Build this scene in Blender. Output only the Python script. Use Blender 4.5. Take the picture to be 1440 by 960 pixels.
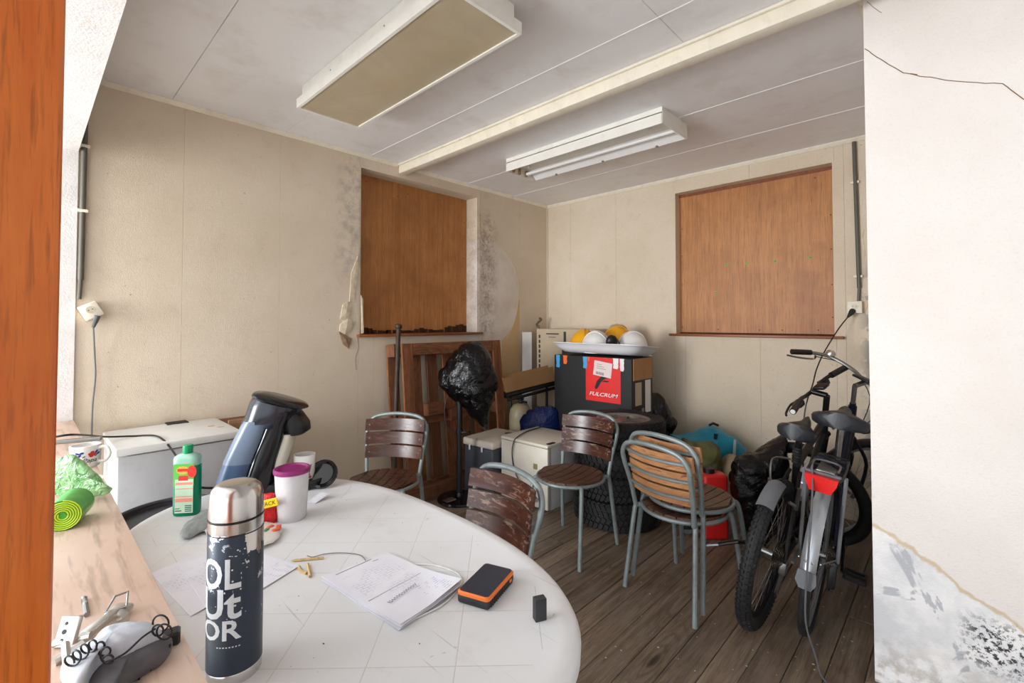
import bpy, bmesh, math, random
from math import sin, cos, pi, radians as R, sqrt
from mathutils import Vector as V, Matrix, noise as mnoise, Euler

for o in list(bpy.data.objects): bpy.data.objects.remove(o)
scene = bpy.context.scene
COL = scene.collection
rnd = random.Random(7)

# ------------------------------------------------------------------ camera
FPX, YAW, PIT, PPY, CH = 656.47, R(43.726), R(1.323), 438.09, 1.38
cam = bpy.data.cameras.new('camera')
camo = bpy.data.objects.new('camera', cam); COL.objects.link(camo)
cam.sensor_width = 36; cam.lens = 36 * FPX / 1440
cam.shift_y = -(480 - PPY) / 1440
cam.clip_start = 0.02; cam.clip_end = 60
camo.location = (0, 0, CH)
camo.rotation_euler = (pi / 2 + PIT, 0, YAW)
scene.camera = camo

# ------------------------------------------------------------------ world, daylight, exposure
w = bpy.data.worlds.new('world'); scene.world = w; w.use_nodes = True
bg = w.node_tree.nodes['Background']
bg.inputs['Color'].default_value = (0.86, 0.93, 1.0, 1); bg.inputs['Strength'].default_value = 2.0
def area(name, loc, target, sx, sy, power, col):
    l = bpy.data.lights.new(name, 'AREA'); l.shape = 'RECTANGLE'; l.size = sx; l.size_y = sy
    l.energy = power; l.color = col
    o = bpy.data.objects.new(name, l); COL.objects.link(o); o.location = loc
    o.rotation_euler = (V(target) - V(loc)).to_track_quat('-Z', 'Y').to_euler()
    return o
area('window_behind_left_offscreen', (-2.75, -3.2, 1.45), (-2.75, 0.0, 1.45), 1.5, 1.7, 185, (0.97, 0.98, 1.0))
scene.view_settings.view_transform = 'Standard'
scene.view_settings.look = 'None'
scene.view_settings.exposure = 0.36
scene.view_settings.gamma = 1.0
scene.view_settings.use_curve_mapping = False

# ------------------------------------------------------------------ pixel -> place
FW = V((-sin(YAW) * cos(PIT), cos(YAW) * cos(PIT), sin(PIT))); RT = V((cos(YAW), sin(YAW), 0)); UP = RT.cross(FW)
CP = V((0, 0, CH))
def ray(px, py): return FW + RT * ((px - 720) / FPX) + UP * ((PPY - py) / FPX)
def on(px, py, X=None, Y=None, Z=None, D=None):
    d = ray(px, py)
    if D is not None: return CP + d * D
    if X is not None: return CP + d * (X / d.x)
    if Y is not None: return CP + d * (Y / d.y)
    return CP + d * ((Z - CH) / d.z)
VH = V((FW.x, FW.y, 0)).normalized()       # horizontal view direction

# ------------------------------------------------------------------ mesh helpers
def cr(pts, n=8, closed=False):
    pts = [V(p) for p in pts]; out = []; m = len(pts)
    rng = range(m if closed else m - 1)
    for i in rng:
        if closed: p0, p1, p2, p3 = pts[i - 1], pts[i], pts[(i + 1) % m], pts[(i + 2) % m]
        else: p0, p1, p2, p3 = pts[max(i - 1, 0)], pts[i], pts[i + 1], pts[min(i + 2, m - 1)]
        for k in range(n):
            t = k / n
            out.append(0.5 * ((2 * p1) + (p2 - p0) * t + (2 * p0 - 5 * p1 + 4 * p2 - p3) * t * t + (3 * p1 - p0 - 3 * p2 + p3) * t ** 3))
    if not closed: out.append(pts[-1])
    return out
class MB:
    def __init__(s): s.v = []; s.f = []
    def add(s, vs, fs, M=None):
        b = len(s.v)
        s.v += [tuple(M @ V(p)) if M else tuple(p) for p in vs]
        s.f += [tuple(b + i for i in f) for f in fs]; return s
    def box(s, a, b, M=None):
        x0, y0, z0 = a; x1, y1, z1 = b
        vs = [(x0,y0,z0),(x1,y0,z0),(x1,y1,z0),(x0,y1,z0),(x0,y0,z1),(x1,y0,z1),(x1,y1,z1),(x0,y1,z1)]
        return s.add(vs, [(0,3,2,1),(4,5,6,7),(0,1,5,4),(1,2,6,5),(2,3,7,6),(3,0,4,7)], M)
    def rbox(s, a, b, r=0.005, seg=2, M=None):
        bm = bmesh.new(); bmesh.ops.create_cube(bm, size=1)
        c = (V(a) + V(b)) / 2; d = V(b) - V(a)
        for v in bm.verts: v.co = V((v.co.x * d.x, v.co.y * d.y, v.co.z * d.z)) + c
        bmesh.ops.bevel(bm, geom=bm.edges[:], offset=min(r, min(abs(q) for q in d) * 0.45), segments=seg, profile=0.5, affect='EDGES')
        bm.verts.index_update()
        s.add([v.co.copy() for v in bm.verts], [[v.index for v in f.verts] for f in bm.faces], M); bm.free(); return s
    def tube(s, pts, r, n=8, closed=False, caps=True, M=None, flat=1.0):
        pts = [V(p) for p in pts]; m = len(pts); rs = r if isinstance(r, (list, tuple)) else [r] * m
        T = []
        for i in range(m):
            if closed: t = pts[(i + 1) % m] - pts[i - 1]
            else: t = pts[min(i + 1, m - 1)] - pts[max(i - 1, 0)]
            T.append(t.normalized() if t.length > 1e-9 else V((0, 0, 1)))
        up = V((0, 0, 1)) if abs(T[0].z) < 0.9 else V((1, 0, 0))
        nrm = (up - T[0] * up.dot(T[0])).normalized(); vs = []
        for i in range(m):
            if i:
                nrm = nrm - T[i] * nrm.dot(T[i])
                nrm = nrm.normalized() if nrm.length > 1e-6 else T[i].orthogonal().normalized()
            bn = T[i].cross(nrm)
            for k in range(n):
                a = 2 * pi * k / n; vs.append(pts[i] + (nrm * cos(a) + bn * sin(a) * flat) * rs[i])
        fs = []
        for i in range(m if closed else m - 1):
            j = (i + 1) % m
            for k in range(n):
                l = (k + 1) % n; fs.append((i * n + k, i * n + l, j * n + l, j * n + k))
        if caps and not closed:
            fs.append(tuple(reversed(range(n)))); fs.append(tuple(range((m - 1) * n, m * n)))
        return s.add(vs, fs, M)
    def lathe(s, prof, n=32, M=None, caps=True):
        vs = []; fs = []; m = len(prof)
        for r, z in prof:
            for k in range(n): a = 2 * pi * k / n; vs.append((r * cos(a), r * sin(a), z))
        for i in range(m - 1):
            for k in range(n):
                l = (k + 1) % n; fs.append((i * n + k, i * n + l, (i + 1) * n + l, (i + 1) * n + k))
        if caps:
            fs.append(tuple(reversed(range(n)))); fs.append(tuple(range((m - 1) * n, m * n)))
        return s.add(vs, fs, M)
    def rings(s, rings, caps=True, M=None):
        n = len(rings[0]); vs = [p for r in rings for p in r]; fs = []
        for i in range(len(rings) - 1):
            for k in range(n):
                l = (k + 1) % n; fs.append((i * n + k, i * n + l, (i + 1) * n + l, (i + 1) * n + k))
        if caps:
            fs.append(tuple(reversed(range(n)))); fs.append(tuple(range((len(rings) - 1) * n, len(rings) * n)))
        return s.add(vs, fs, M)
    def prism(s, poly, z0, z1, M=None):
        n = len(poly)
        vs = [(p[0], p[1], z0) for p in poly] + [(p[0], p[1], z1) for p in poly]
        fs = [tuple(reversed(range(n))), tuple(range(n, 2 * n))] + [(k, (k + 1) % n, n + (k + 1) % n, n + k) for k in range(n)]
        return s.add(vs, fs, M)
    def grid(s, fn, nu, nv, M=None):
        vs = [fn(i / nu, j / nv) for i in range(nu + 1) for j in range(nv + 1)]
        fs = [(i*(nv+1)+j, (i+1)*(nv+1)+j, (i+1)*(nv+1)+j+1, i*(nv+1)+j+1) for i in range(nu) for j in range(nv)]
        return s.add(vs, fs, M)
    def sheet(s, fn, nu, nv, t, M=None):
        """a thin closed sheet: fn(u,v) -> point, thickness t downwards"""
        s.grid(fn, nu, nv, M); s.grid(lambda u, v: V(fn(u, 1 - v)) - V((0, 0, t)), nu, nv, M)
        for e in (lambda u, k: (u, 0), lambda u, k: (1 - u, 1), lambda u, k: (0, 1 - u), lambda u, k: (1, u)):
            s.grid(lambda u, v, e=e: V(fn(*e(u, 0))) - V((0, 0, t * (1 - v))), nu, 1, M)
        return s
    def build(s, name, mat, parent=None, smooth=35, data=None):
        me = bpy.data.meshes.new(name); me.from_pydata(s.v, [], s.f); me.validate(); me.update()
        bm = bmesh.new(); bm.from_mesh(me); bmesh.ops.recalc_face_normals(bm, faces=bm.faces[:]); bm.to_mesh(me); bm.free()
        if smooth:
            me.shade_smooth(); me.set_sharp_from_angle(angle=R(smooth))
        if mat: me.materials.append(mat)
        return link(name, me, parent)
def link(name, data, parent=None):
    o = bpy.data.objects.new(name, data); COL.objects.link(o)
    if parent: o.parent = parent
    return o
def tag(o, label, cat, group=None):
    o['label'] = label; o['category'] = cat
    if group: o['group'] = group
    return o
def thing(name, label, cat, loc=(0, 0, 0), rz=0, group=None):
    o = link(name, None); o.location = loc; o.rotation_euler = (0, 0, rz); o.empty_display_size = 0.1
    return tag(o, label, cat, group)
def struct(o): o['kind'] = 'structure'; return o
def T(x, y, z): return Matrix.Translation((x, y, z))
def RZ(a): return Matrix.Rotation(a, 4, 'Z')
def RX(a): return Matrix.Rotation(a, 4, 'X')
def RY(a): return Matrix.Rotation(a, 4, 'Y')
def frame(o, x, y, z): # matrix from axes
    m = Matrix.Identity(4)
    for i, a in enumerate((x, y, z, o)):
        for k in range(3): m[k][i] = a[k]
    return m
def nz(p, s=1.0, o=0.0): return mnoise.noise(V(p) * s + V((o, o * 1.7, -o)))
def textmb(txt, size, shear=0, ext=0.0, align='LEFT', bold=0.0):
    c = bpy.data.curves.new('t', 'FONT'); c.body = txt; c.size = size; c.shear = shear; c.extrude = ext; c.align_x = align; c.offset = bold
    c.resolution_u = 3
    o = bpy.data.objects.new('t', c); COL.objects.link(o)
    bpy.context.view_layer.update()
    me = bpy.data.meshes.new_from_object(o.evaluated_get(bpy.context.evaluated_depsgraph_get()))
    bm = bmesh.new(); bm.from_mesh(me); bmesh.ops.triangulate(bm, faces=bm.faces[:])
    for _ in range(4):
        es = [e for e in bm.edges if e.calc_length() > size * 0.09]
        if es: bmesh.ops.subdivide_edges(bm, edges=es, cuts=1); bmesh.ops.triangulate(bm, faces=bm.faces[:])
    bm.to_mesh(me); bm.free()
    m = MB(); m.v = [tuple(v.co) for v in me.vertices]; m.f = [tuple(p.vertices) for p in me.polygons]
    bpy.data.objects.remove(o); bpy.data.curves.remove(c); bpy.data.meshes.remove(me); return m
def puff(outline, nrm, thick, seed=0, amp=0.02, fs=6.0, rings=10, n=64, crease=0.0, flatten=1.0):
    """a bulging body whose middle section is the closed outline (3D points); thick along nrm"""
    pts = cr(outline, max(2, n // len(outline)), True); c = sum(pts, V()) / len(pts); nrm = V(nrm).normalized()
    R_ = []
    for i in range(-rings, rings + 1):
        a = pi / 2 * i / rings * 0.985; s_ = cos(a) ** 0.8; off = sin(a) * thick * flatten
        ring = []
        for p in pts:
            q = c + (p - c) * s_ + nrm * off
            d = (q - c).normalized()
            k = amp * (nz(q, fs, seed) + 0.5 * nz(q, fs * 2.3, seed + 3))
            if crease: k -= crease * (1 - abs(nz(q, fs * 1.4, seed + 9))) ** 4
            ring.append(q + d * k)
        R_.append(ring)
    return MB().rings(R_)

# ------------------------------------------------------------------ materials
def srgb(r, g, b):
    f = lambda c: (c / 255) / 12.92 if c / 255 <= 0.04045 else ((c / 255 + 0.055) / 1.055) ** 2.4
    return (f(r), f(g), f(b), 1)
class NT:
    def __init__(s, name):
        s.m = bpy.data.materials.new(name); s.m.use_nodes = True; s.t = s.m.node_tree; s.b = s.t.nodes['Principled BSDF']; s._c = None
    def n(s, typ, ins=None, **pr):
        nd = s.t.nodes.new(typ)
        for k, v in pr.items(): setattr(nd, k, v)
        for k, v in (ins or {}).items(): s.set(nd.inputs[k], v)
        return nd
    def set(s, sock, v):
        if isinstance(v, bpy.types.NodeSocket): s.t.links.new(v, sock)
        else: sock.default_value = v
    def co(s):
        if not s._c: s._c = s.n('ShaderNodeTexCoord').outputs['Object']
        return s._c
    def xyz(s):
        n = s.n('ShaderNodeSeparateXYZ', {0: s.co()}); return n.outputs
    def vec(s, scale=(1, 1, 1), rot=(0, 0, 0), off=(0, 0, 0), src=None):
        return s.n('ShaderNodeMapping', {'Vector': src or s.co(), 'Scale': scale, 'Rotation': rot, 'Location': off}).outputs[0]
    def noise(s, scale=5, detail=3, rough=0.55, vec=None, dist=0, col=False):
        nd = s.n('ShaderNodeTexNoise', {'Vector': vec or s.co(), 'Scale': scale, 'Detail': detail, 'Roughness': rough, 'Distortion': dist})
        return nd.outputs['Color' if col else 'Fac']
    def mr(s, x, a, b, c=0.0, d=1.0, smooth=False):
        nd = s.n('ShaderNodeMapRange', {'Value': x, 'From Min': a, 'From Max': b, 'To Min': c, 'To Max': d})
        if smooth: nd.interpolation_type = 'SMOOTHSTEP'
        return nd.outputs[0]
    def ma(s, op, a, b=0.0, c=None):
        nd = s.n('ShaderNodeMath', {0: a, 1: b}, operation=op)
        if c is not None: s.set(nd.inputs[2], c)
        return nd.outputs[0]
    def mix(s, f, a, b):
        nd = s.n('ShaderNodeMix', data_type='RGBA')
        s.set(nd.inputs[0], f); s.set(nd.inputs[6], a); s.set(nd.inputs[7], b); return nd.outputs[2]
    def rand(s): return s.n('ShaderNodeObjectInfo').outputs['Random']
    def bump(s, h, strength=0.3, dist=0.01):
        s.set(s.b.inputs['Normal'], s.n('ShaderNodeBump', {'Height': h, 'Strength': strength, 'Distance': dist}).outputs[0])
    def win(s, x, a, b, soft):   # soft window a..b
        return s.ma('MULTIPLY', s.mr(x, a - soft, a + soft, 0, 1, True), s.mr(x, b - soft, b + soft, 1, 0, True))
    def out(s, col=None, rough=None, metal=None, **kw):
        if col is not None: s.set(s.b.inputs['Base Color'], col)
        if rough is not None: s.set(s.b.inputs['Roughness'], rough)
        if metal is not None: s.set(s.b.inputs['Metallic'], metal)
        for k, v in kw.items(): s.set(s.b.inputs[k.replace('_', ' ')], v)
        return s.m
def simple(name, rgb, rough=0.5, metal=0.0, var=0.12, vs=8, bump=0.0, bs=60, dirt=None, dirt_amt=0.3, **kw):
    t = NT(name); c = srgb(*rgb); f = t.noise(vs, 4)
    col = t.mix(t.mr(f, 0.3, 0.7), tuple(v * (1 - var) for v in c[:3]) + (1,), tuple(min(1, v * (1 + var)) for v in c[:3]) + (1,))
    if dirt: col = t.mix(t.mr(t.noise(vs * 1.7, 5, 0.65), 0.52, 0.72, 0, dirt_amt), col, srgb(*dirt))
    if bump: t.bump(t.noise(bs, 3), bump, 0.004)
    return t.out(col, rough, metal, **kw)
M = {}
# ---- wall papers
def wallpaper(name, base, warm, side):
    t = NT(name); x, y, z = t.xyz()
    big = t.noise(1.3, 4, 0.6); fine = t.noise(150, 2); mid = t.noise(9, 4, 0.6)
    col = t.mix(t.mr(big, 0.35, 0.7), srgb(*base), srgb(*warm))
    col = t.mix(t.mr(mid, 0.58, 0.78, 0, 0.16), col, srgb(160, 142, 118))
    col = t.mix(t.mr(fine, 0.55, 0.75, 0, 0.30), col, srgb(168, 150, 128))
    col = t.mix(t.mr(t.noise(46, 2), 0.73, 0.78, 0, 0.55), col, srgb(105, 82, 60))     # specks
    mould = lambda c, m, s, lo, hi, k, rgb: t.mix(t.ma('MULTIPLY', t.mr(t.noise(s, 6, 0.72), lo, hi, 0, k), m), c, srgb(*rgb))
    if side == 'left':
        m1 = t.ma('MULTIPLY', t.win(y, 1.60, 1.80, 0.08), t.win(z, 1.72, 2.62, 0.18))
        col = mould(col, m1, 16, 0.42, 0.70, 0.7, (138, 134, 130))
        # bare plaster under the lifted paper right of the window
        dy = t.ma('DIVIDE', t.ma('SUBTRACT', y, 3.10), 0.445); dz = t.ma('DIVIDE', t.ma('SUBTRACT', z, 1.66), 0.52)
        rr = t.ma('ADD', t.ma('MULTIPLY', dy, dy), t.ma('MULTIPLY', dz, dz))
        arch = t.mr(t.ma('ADD', rr, t.mr(t.noise(7, 3), 0, 1, -0.05, 0.05)), 0.985, 1.015, 1, 0)
        pl = t.mix(t.mr(t.noise(4, 4), 0.35, 0.65), srgb(214, 200, 186), srgb(228, 219, 210))
        col = t.mix(arch, col, pl)
        m2 = t.ma('MULTIPLY', t.win(y, 2.98, 3.20, 0.10), t.win(z, 1.22, 2.40, 0.12))
        col = mould(col, m2, 11, 0.44, 0.70, 0.75, (120, 96, 80))
        col = mould(col, m2, 38, 0.52, 0.66, 0.55, (66, 54, 50))
        tanm = t.ma('MULTIPLY', t.ma('MULTIPLY', t.win(y, 3.30, 3.565, 0.004), t.mr(z, 1.62, 1.60)), t.ma('SUBTRACT', 1.0, arch))
        col = t.mix(t.ma('MULTIPLY', tanm, 0.75), col, srgb(206, 168, 112))
        m3 = t.ma('MULTIPLY', t.win(y, 0.25, 0.75, 0.1), t.win(z, 0.7, 1.1, 0.2))
        col = mould(col, m3, 9, 0.5, 0.8, 0.22, (130, 112, 90))
    if side == 'back':
        m1 = t.ma('MULTIPLY', t.win(x, -0.47, -0.1, 0.05), t.win(z, 0.2, 1.75, 0.15))
        pl = t.mr(t.noise(6, 4, 0.6), 0.47, 0.50)
        col = t.mix(t.ma('MULTIPLY', m1, pl), col, srgb(150, 146, 138))
    t.bump(t.ma('ADD', t.noise(190, 2), t.ma('MULTIPLY', t.noise(45, 2), 0.6)), 0.35, 0.003)
    return t.out(col, 0.85)
M['wallA'] = wallpaper('wallpaper_left', (223, 208, 187), (211, 194, 170), 'left')
M['wallB'] = wallpaper('wallpaper_back', (223, 208, 187), (211, 194, 170), 'back')
def pierpaper():
    t = NT('white_wallpaper'); x, y, z = t.xyz()
    col = t.mix(t.mr(t.noise(2, 4), 0.3, 0.7), srgb(236, 230, 224), srgb(226, 218, 211))
    col = t.mix(t.mr(t.noise(120, 2), 0.55, 0.78, 0, 0.35), col, srgb(208, 198, 190))
    # torn paper line: below it bare plaster
    line = t.ma('ADD', t.ma('MULTIPLY', x, -0.62), 0.445)
    line = t.ma('ADD', line, t.mr(t.noise(6, 4), 0, 1, -0.07, 0.07))
    d = t.ma('SUBTRACT', z, line)
    below = t.mr(d, -0.003, 0.003, 1, 0)
    pl = t.mix(t.mr(t.noise(7, 5, 0.6), 0.4, 0.62), srgb(238, 236, 234), srgb(212, 212, 214))
    pl = t.mix(t.mr(t.noise(5, 4, 0.6, dist=1.0), 0.60, 0.63, 0, 0.8), pl, srgb(172, 175, 180))
    pl = t.mix(t.ma('MULTIPLY', t.mr(z, 0.22, 0.03), t.mr(t.noise(25, 4), 0.45, 0.6, 0, 0.7)), pl, srgb(150, 132, 108))
    col = t.mix(below, col, pl)
    edge = t.ma('MULTIPLY', t.win(d, -0.012, 0.002, 0.005), t.mr(t.noise(3, 2), 0.35, 0.5))
    col = t.mix(t.ma('MULTIPLY', edge, 0.8), col, srgb(205, 180, 140))
    mm = t.ma('MULTIPLY', t.win(x, 0.00, 0.24, 0.035), t.win(z, 0.20, 0.36, 0.04))
    col = t.mix(t.ma('MULTIPLY', mm, t.mr(t.noise(45, 5, 0.75), 0.50, 0.56)), col, srgb(58, 60, 64))
    t.bump(t.ma('ADD', t.noise(170, 2), t.ma('MULTIPLY', t.noise(40, 2), 0.5)), 0.4, 0.003)
    return t.out(col, 0.85)
M['pier'] = pierpaper()
M['lintel'] = simple('white_plaster', (226, 222, 218), 0.85, var=0.05, bump=0.4, bs=120, dirt=(190, 182, 176), dirt_amt=0.3)
M['ceiling'] = simple('ceiling_board', (236, 234, 234), 0.5, var=0.03, vs=2.5, dirt=(214, 206, 198), dirt_amt=0.5)
M['strip'] = simple('white_strip', (240, 238, 235), 0.5, var=0.03)
M['cream'] = simple('cream_paint', (236, 227, 208), 0.5, var=0.05, vs=10, dirt=(196, 178, 146), dirt_amt=0.3)
M['lampwhite'] = simple('enamel_white', (238, 235, 226), 0.4, var=0.03, dirt=(208, 194, 166), dirt_amt=0.25)
M['chrome'] = simple('chrome', (205, 205, 205), 0.22, 1.0, var=0.05)
M['steel'] = simple('dull_steel', (150, 150, 148), 0.4, 1.0, var=0.12)
M['black'] = simple('black_plastic', (22, 22, 24), 0.42, var=0.2)
M['blackgloss'] = simple('gloss_black', (16, 16, 20), 0.12, var=0.1)
M['rubber'] = simple('rubber', (24, 24, 25), 0.7, var=0.25, vs=30, dirt=(62, 58, 52), dirt_amt=0.35)
M['white'] = simple('white_plastic', (228, 228, 224), 0.4, var=0.04, dirt=(190, 180, 160), dirt_amt=0.2)
M['conduit'] = simple('conduit_grey', (92, 88, 78), 0.5, var=0.1)
M['greycable'] = simple('grey_cable', (112, 110, 108), 0.5)
M['seamdark'] = simple('brown_line', (120, 92, 62), 0.9)
def wood(name, c1, c2, axis='Z', rough=0.5, scale=1.0, knots=False, stretch=14, dirt=None, bump=0.1, rand=0.0, dirt_amt=0.5):
    t = NT(name); sc = {'X': (1, stretch, stretch), 'Y': (stretch, 1, stretch), 'Z': (stretch, stretch, 1)}[axis]
    src = t.co()
    if rand:
        o = t.n('ShaderNodeVectorMath', {0: src, 1: t.n('ShaderNodeCombineXYZ', {0: t.ma('MULTIPLY', t.rand(), 17.0), 1: t.ma('MULTIPLY', t.rand(), 31.0), 2: t.ma('MULTIPLY', t.rand(), 11.0)}).outputs[0]}, operation='ADD'); src = o.outputs[0]
    v = t.vec(tuple(q * scale for q in sc), src=src)
    a = t.noise(1.6, 5, 0.6, v, 0.6); b = t.noise(9, 3, 0.6, v, 0.3)
    col = t.mix(t.mr(a, 0.32, 0.68), srgb(*c1), srgb(*c2))
    dk = tuple(q * 0.45 for q in c1)
    col = t.mix(t.mr(b, 0.52, 0.70, 0, 0.6 if knots else 0.45), col, srgb(*dk))
    if knots:
        vv = t.vec(tuple({'X': (1.2, 5, 5), 'Y': (5, 1.2, 5), 'Z': (5, 5, 1.2)}[axis][i] for i in range(3)), src=src)
        k = t.n('ShaderNodeTexVoronoi', {'Vector': vv, 'Scale': 1.0}).outputs['Distance']
        rings = t.ma('SINE', t.ma('MULTIPLY', t.ma('ADD', k, t.mr(t.noise(3, 3, vec=v), 0, 1, -0.1, 0.1)), 60.0))
        col = t.mix(t.ma('MULTIPLY', t.mr(rings, 0.2, 1.0, 0, 0.5), t.mr(k, 0.1, 0.5, 1, 0.25)), col, srgb(*dk))
        col = t.mix(t.mr(k, 0.05, 0.09, 0.8, 0), col, srgb(*(q * 0.3 for q in c1)))
    if rand: col = t.mix(t.mr(t.rand(), 0, 1, 0, rand), col, srgb(*dk))
    if dirt: col = t.mix(t.mr(t.noise(3.2, 5, 0.65), 0.42, 0.75, 0, dirt_amt), col, srgb(*dirt))
    t.bump(t.ma('ADD', a, t.ma('MULTIPLY', b, 0.5)), bump, 0.004)
    return t.out(col, rough)
def floorwood():
    m = wood('floor_wood', (102, 84, 68), (162, 140, 118), 'Y', 0.5, 1.0, True, 18, (140, 130, 122), 0.4, 0.35, 0.4)
    return m
M['floor'] = floorwood()
M['plyB'] = wood('plywood_light', (174, 113, 58), (198, 135, 76), 'Z', 0.5, 0.8, False, 26, (136, 80, 36), 0.08, dirt_amt=0.6)
M['plyA'] = M['plyB']       # both windows are closed with the same board
M['sill'] = wood('sill_wood', (122, 62, 28), (150, 84, 44), 'Y', 0.4, 1.0, False, 18, (70, 40, 22))
M['orange'] = wood('varnished_pine', (212, 98, 24), (236, 132, 50), 'Z', 0.3, 1.6, False, 16, (168, 66, 14), 0.04, dirt_amt=0.4)
M['counter'] = wood('counter_board', (224, 196, 176), (236, 214, 198), 'X', 0.45, 0.6, False, 8, (206, 166, 134), 0.03, dirt_amt=0.4)
M['pallet'] = wood('pallet_wood', (128, 76, 44), (172, 108, 66), 'Z', 0.75, 1.0, True, 12, (84, 52, 32), 0.3, 0.6)
M['palleth'] = wood('pallet_wood_cross', (124, 74, 44), (164, 104, 66), 'X', 0.75, 1.0, True, 12, (84, 52, 32), 0.3, 0.5)
M['rot'] = simple('rotten_ply', (70, 38, 18), 0.9, var=0.4, vs=60)

# ================================================================== STRUCTURE
AX, BY, H, PX, PY_ = -3.3, 4.017, 2.675, -0.255, 2.29
# floor boards
fl = struct(MB().box((AX - 0.3, -3.2, -0.12), (2.6, BY + 0.3, -0.03)).build('floor', simple('floor_gap', (112, 92, 72), 0.9)))
x = -0.284 + 0.1173 * 12
i = 0
while x > AX - 0.05:
    x0 = x - 0.1173
    cuts = [-1.2 + rnd.uniform(-0.3, 0.3)]
    cuts += [cuts[0] + 2.2 + rnd.uniform(0, 1.6)] if rnd.random() < 0.45 else []
    ys = [-0.02, BY + 0.05] if len(cuts) < 2 else [-0.02, cuts[1], BY + 0.05]
    for a, b in zip(ys[:-1], ys[1:]):
        dz = rnd.uniform(-0.003, 0.0)
        MB().rbox((x0 + 0.0013, a + 0.001, -0.03), (x - 0.0013, b - 0.001, dz), 0.0025, 1).build('floor_board', M['floor'], fl, 0)
    x = x0; i += 1

ff_ = struct(MB().box((AX - 0.3, -3.2, -0.03), (2.6, -0.02, 0.004)).build('floor_front_bounce', simple('bounce_screed', (196, 192, 184), 0.7, var=0.06), None, 0))  # unseen pale floor, added to bounce light up to the ceiling
# left wall with a window opening, papered panels in front
wl = struct(MB().box((AX - 0.3, 0.18, 0), (AX - 0.012, 1.762, H)).box((AX - 0.3, 2.99, 0), (AX - 0.012, BY + 0.3, H))
            .box((AX - 0.3, 1.762, 0), (AX - 0.012, 2.99, 1.275)).box((AX - 0.3, 1.762, 2.585), (AX - 0.012, 2.99, H)).build('wall_left', M['wallA'], None, 0))
def panels(axis, segs, mat, par):
    for a, b, z0, z1 in segs:
        m = MB()
        if axis == 'A': m.rbox((AX - 0.011, a + 0.0004, z0), (AX, b - 0.0004, z1), 0.0008, 1)
        else: m.rbox((a + 0.0004, BY, z0), (b - 0.0004, BY + 0.011, z1), 0.0008, 1)
        m.build('wall_panel', mat, par, 0)
panels('A', [(0.18, 0.641, 0, H), (0.641, 1.185, 0, H), (1.185, 1.762, 0, H), (1.762, 1.889, 0, 1.275), (1.889, 2.43, 0, 1.275), (2.43, 2.99, 0, 1.275),
             (1.762, 2.02, 2.585, H), (2.02, 2.99, 2.585, H), (2.99, 3.568, 0, H), (3.568, BY, 0, H)], M['wallA'], wl)
for z0, z1 in ((1.275, 2.585),):      # plastered reveals of the opening
    MB().box((AX - 0.29, 2.972, z0), (AX - 0.002, 2.991, z1)).build('reveal', M['wallA'], wl, 0)
    MB().box((AX - 0.29, 1.761, z0), (AX - 0.002, 1.774, z1)).build('reveal', M['wallA'], wl, 0)
    MB().box((AX - 0.29, 1.774, 2.572), (AX - 0.002, 2.972, 2.586)).build('soffit', M['wallA'], wl, 0)
# back wall
bx0, bx1, bz0, bz1 = -1.832, -0.632, 1.272, 2.548
wb = struct(MB().box((AX - 0.3, BY + 0.012, 0), (bx0, BY + 0.3, H)).box((bx1, BY + 0.012, 0), (0.3, BY + 0.3, H))
            .box((bx0, BY + 0.012, 0), (bx1, BY + 0.3, bz0)).box((bx0, BY + 0.012, bz1), (bx1, BY + 0.3, H)).build('wall_back', M['wallB'], None, 0))
panels('B', [(AX, -2.976, 0, H), (-2.976, -2.426, 0, H), (-2.426, bx0, 0, H), (bx0, -1.733, 0, bz0), (-1.733, -1.133, 0, bz0), (-1.133, bx1, 0, bz0),
             (bx0, -1.2, bz1, H), (-1.2, bx1, bz1, H), (bx1, -0.575, 0, H), (-0.575, -0.2, 0, H)], M['wallB'], wb)
MB().box((bx0 - 0.001, BY + 0.002, bz0), (bx0 + 0.012, BY + 0.29, bz1)).build('reveal', M['wallB'], wb, 0)
MB().box((bx1 - 0.012, BY + 0.002, bz0), (bx1 + 0.001, BY + 0.29, bz1)).build('reveal', M['wallB'], wb, 0)
MB().box((bx0 + 0.012, BY + 0.002, bz1 - 0.012), (bx1 - 0.012, BY + 0.29, bz1 + 0.001)).build('soffit', M['wallB'], wb, 0)
# block on the right with white wallpaper
wr = struct(MB().box((PX, PY_, 0), (2.6, BY + 0.3, H)).build('wall_right', M['pier'], None, 0))
ck = M['seamdark']
def crack(pts, r=0.0016, par=wr, mat=ck, Y=PY_):
    P = [on(*p, Y=Y) for p in pts]
    Q = []
    for a, b in zip(P[:-1], P[1:]):
        for k in range(5):
            q = a.lerp(b, k / 5); Q.append(q + V((0, 0, 0.004 * nz(q, 30))))
    Q.append(P[-1]); MB().tube(Q, r, 5).build('crack', mat, par)
crack([(1216, 68), (1245, 88), (1270, 102), (1300, 108), (1350, 115), (1410, 118), (1440, 140)])
crack([(1280, 104), (1290, 105)], 0.0024)
crack([(1219, 2), (1228, 10), (1240, 18)], 0.001)
# the opening the room is seen through: lintel and left jamb
ln = struct(MB().box((AX - 0.3, -0.16, 2.27), (2.6, 0.182, H)).build('lintel', M['lintel'], None, 0))
jb = struct(MB().box((AX - 0.3, -0.16, 0), (AX + 0.012, 0.182, 2.27)).build('wall_jamb', M['lintel'], None, 0))
struct(MB().box((AX - 0.3, -3.2, 2.62), (2.6, -0.16, 2.72)).build('ceiling_front_blocker', M['ceiling'], None, 0))  # unseen, added to keep sky light from above off the room
struct(MB().box((2.6, -3.2, 0), (2.75, PY_, H)).build('wall_side_blocker', M['lintel'], None, 0))  # unseen wall, added to cut light from the right
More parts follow.
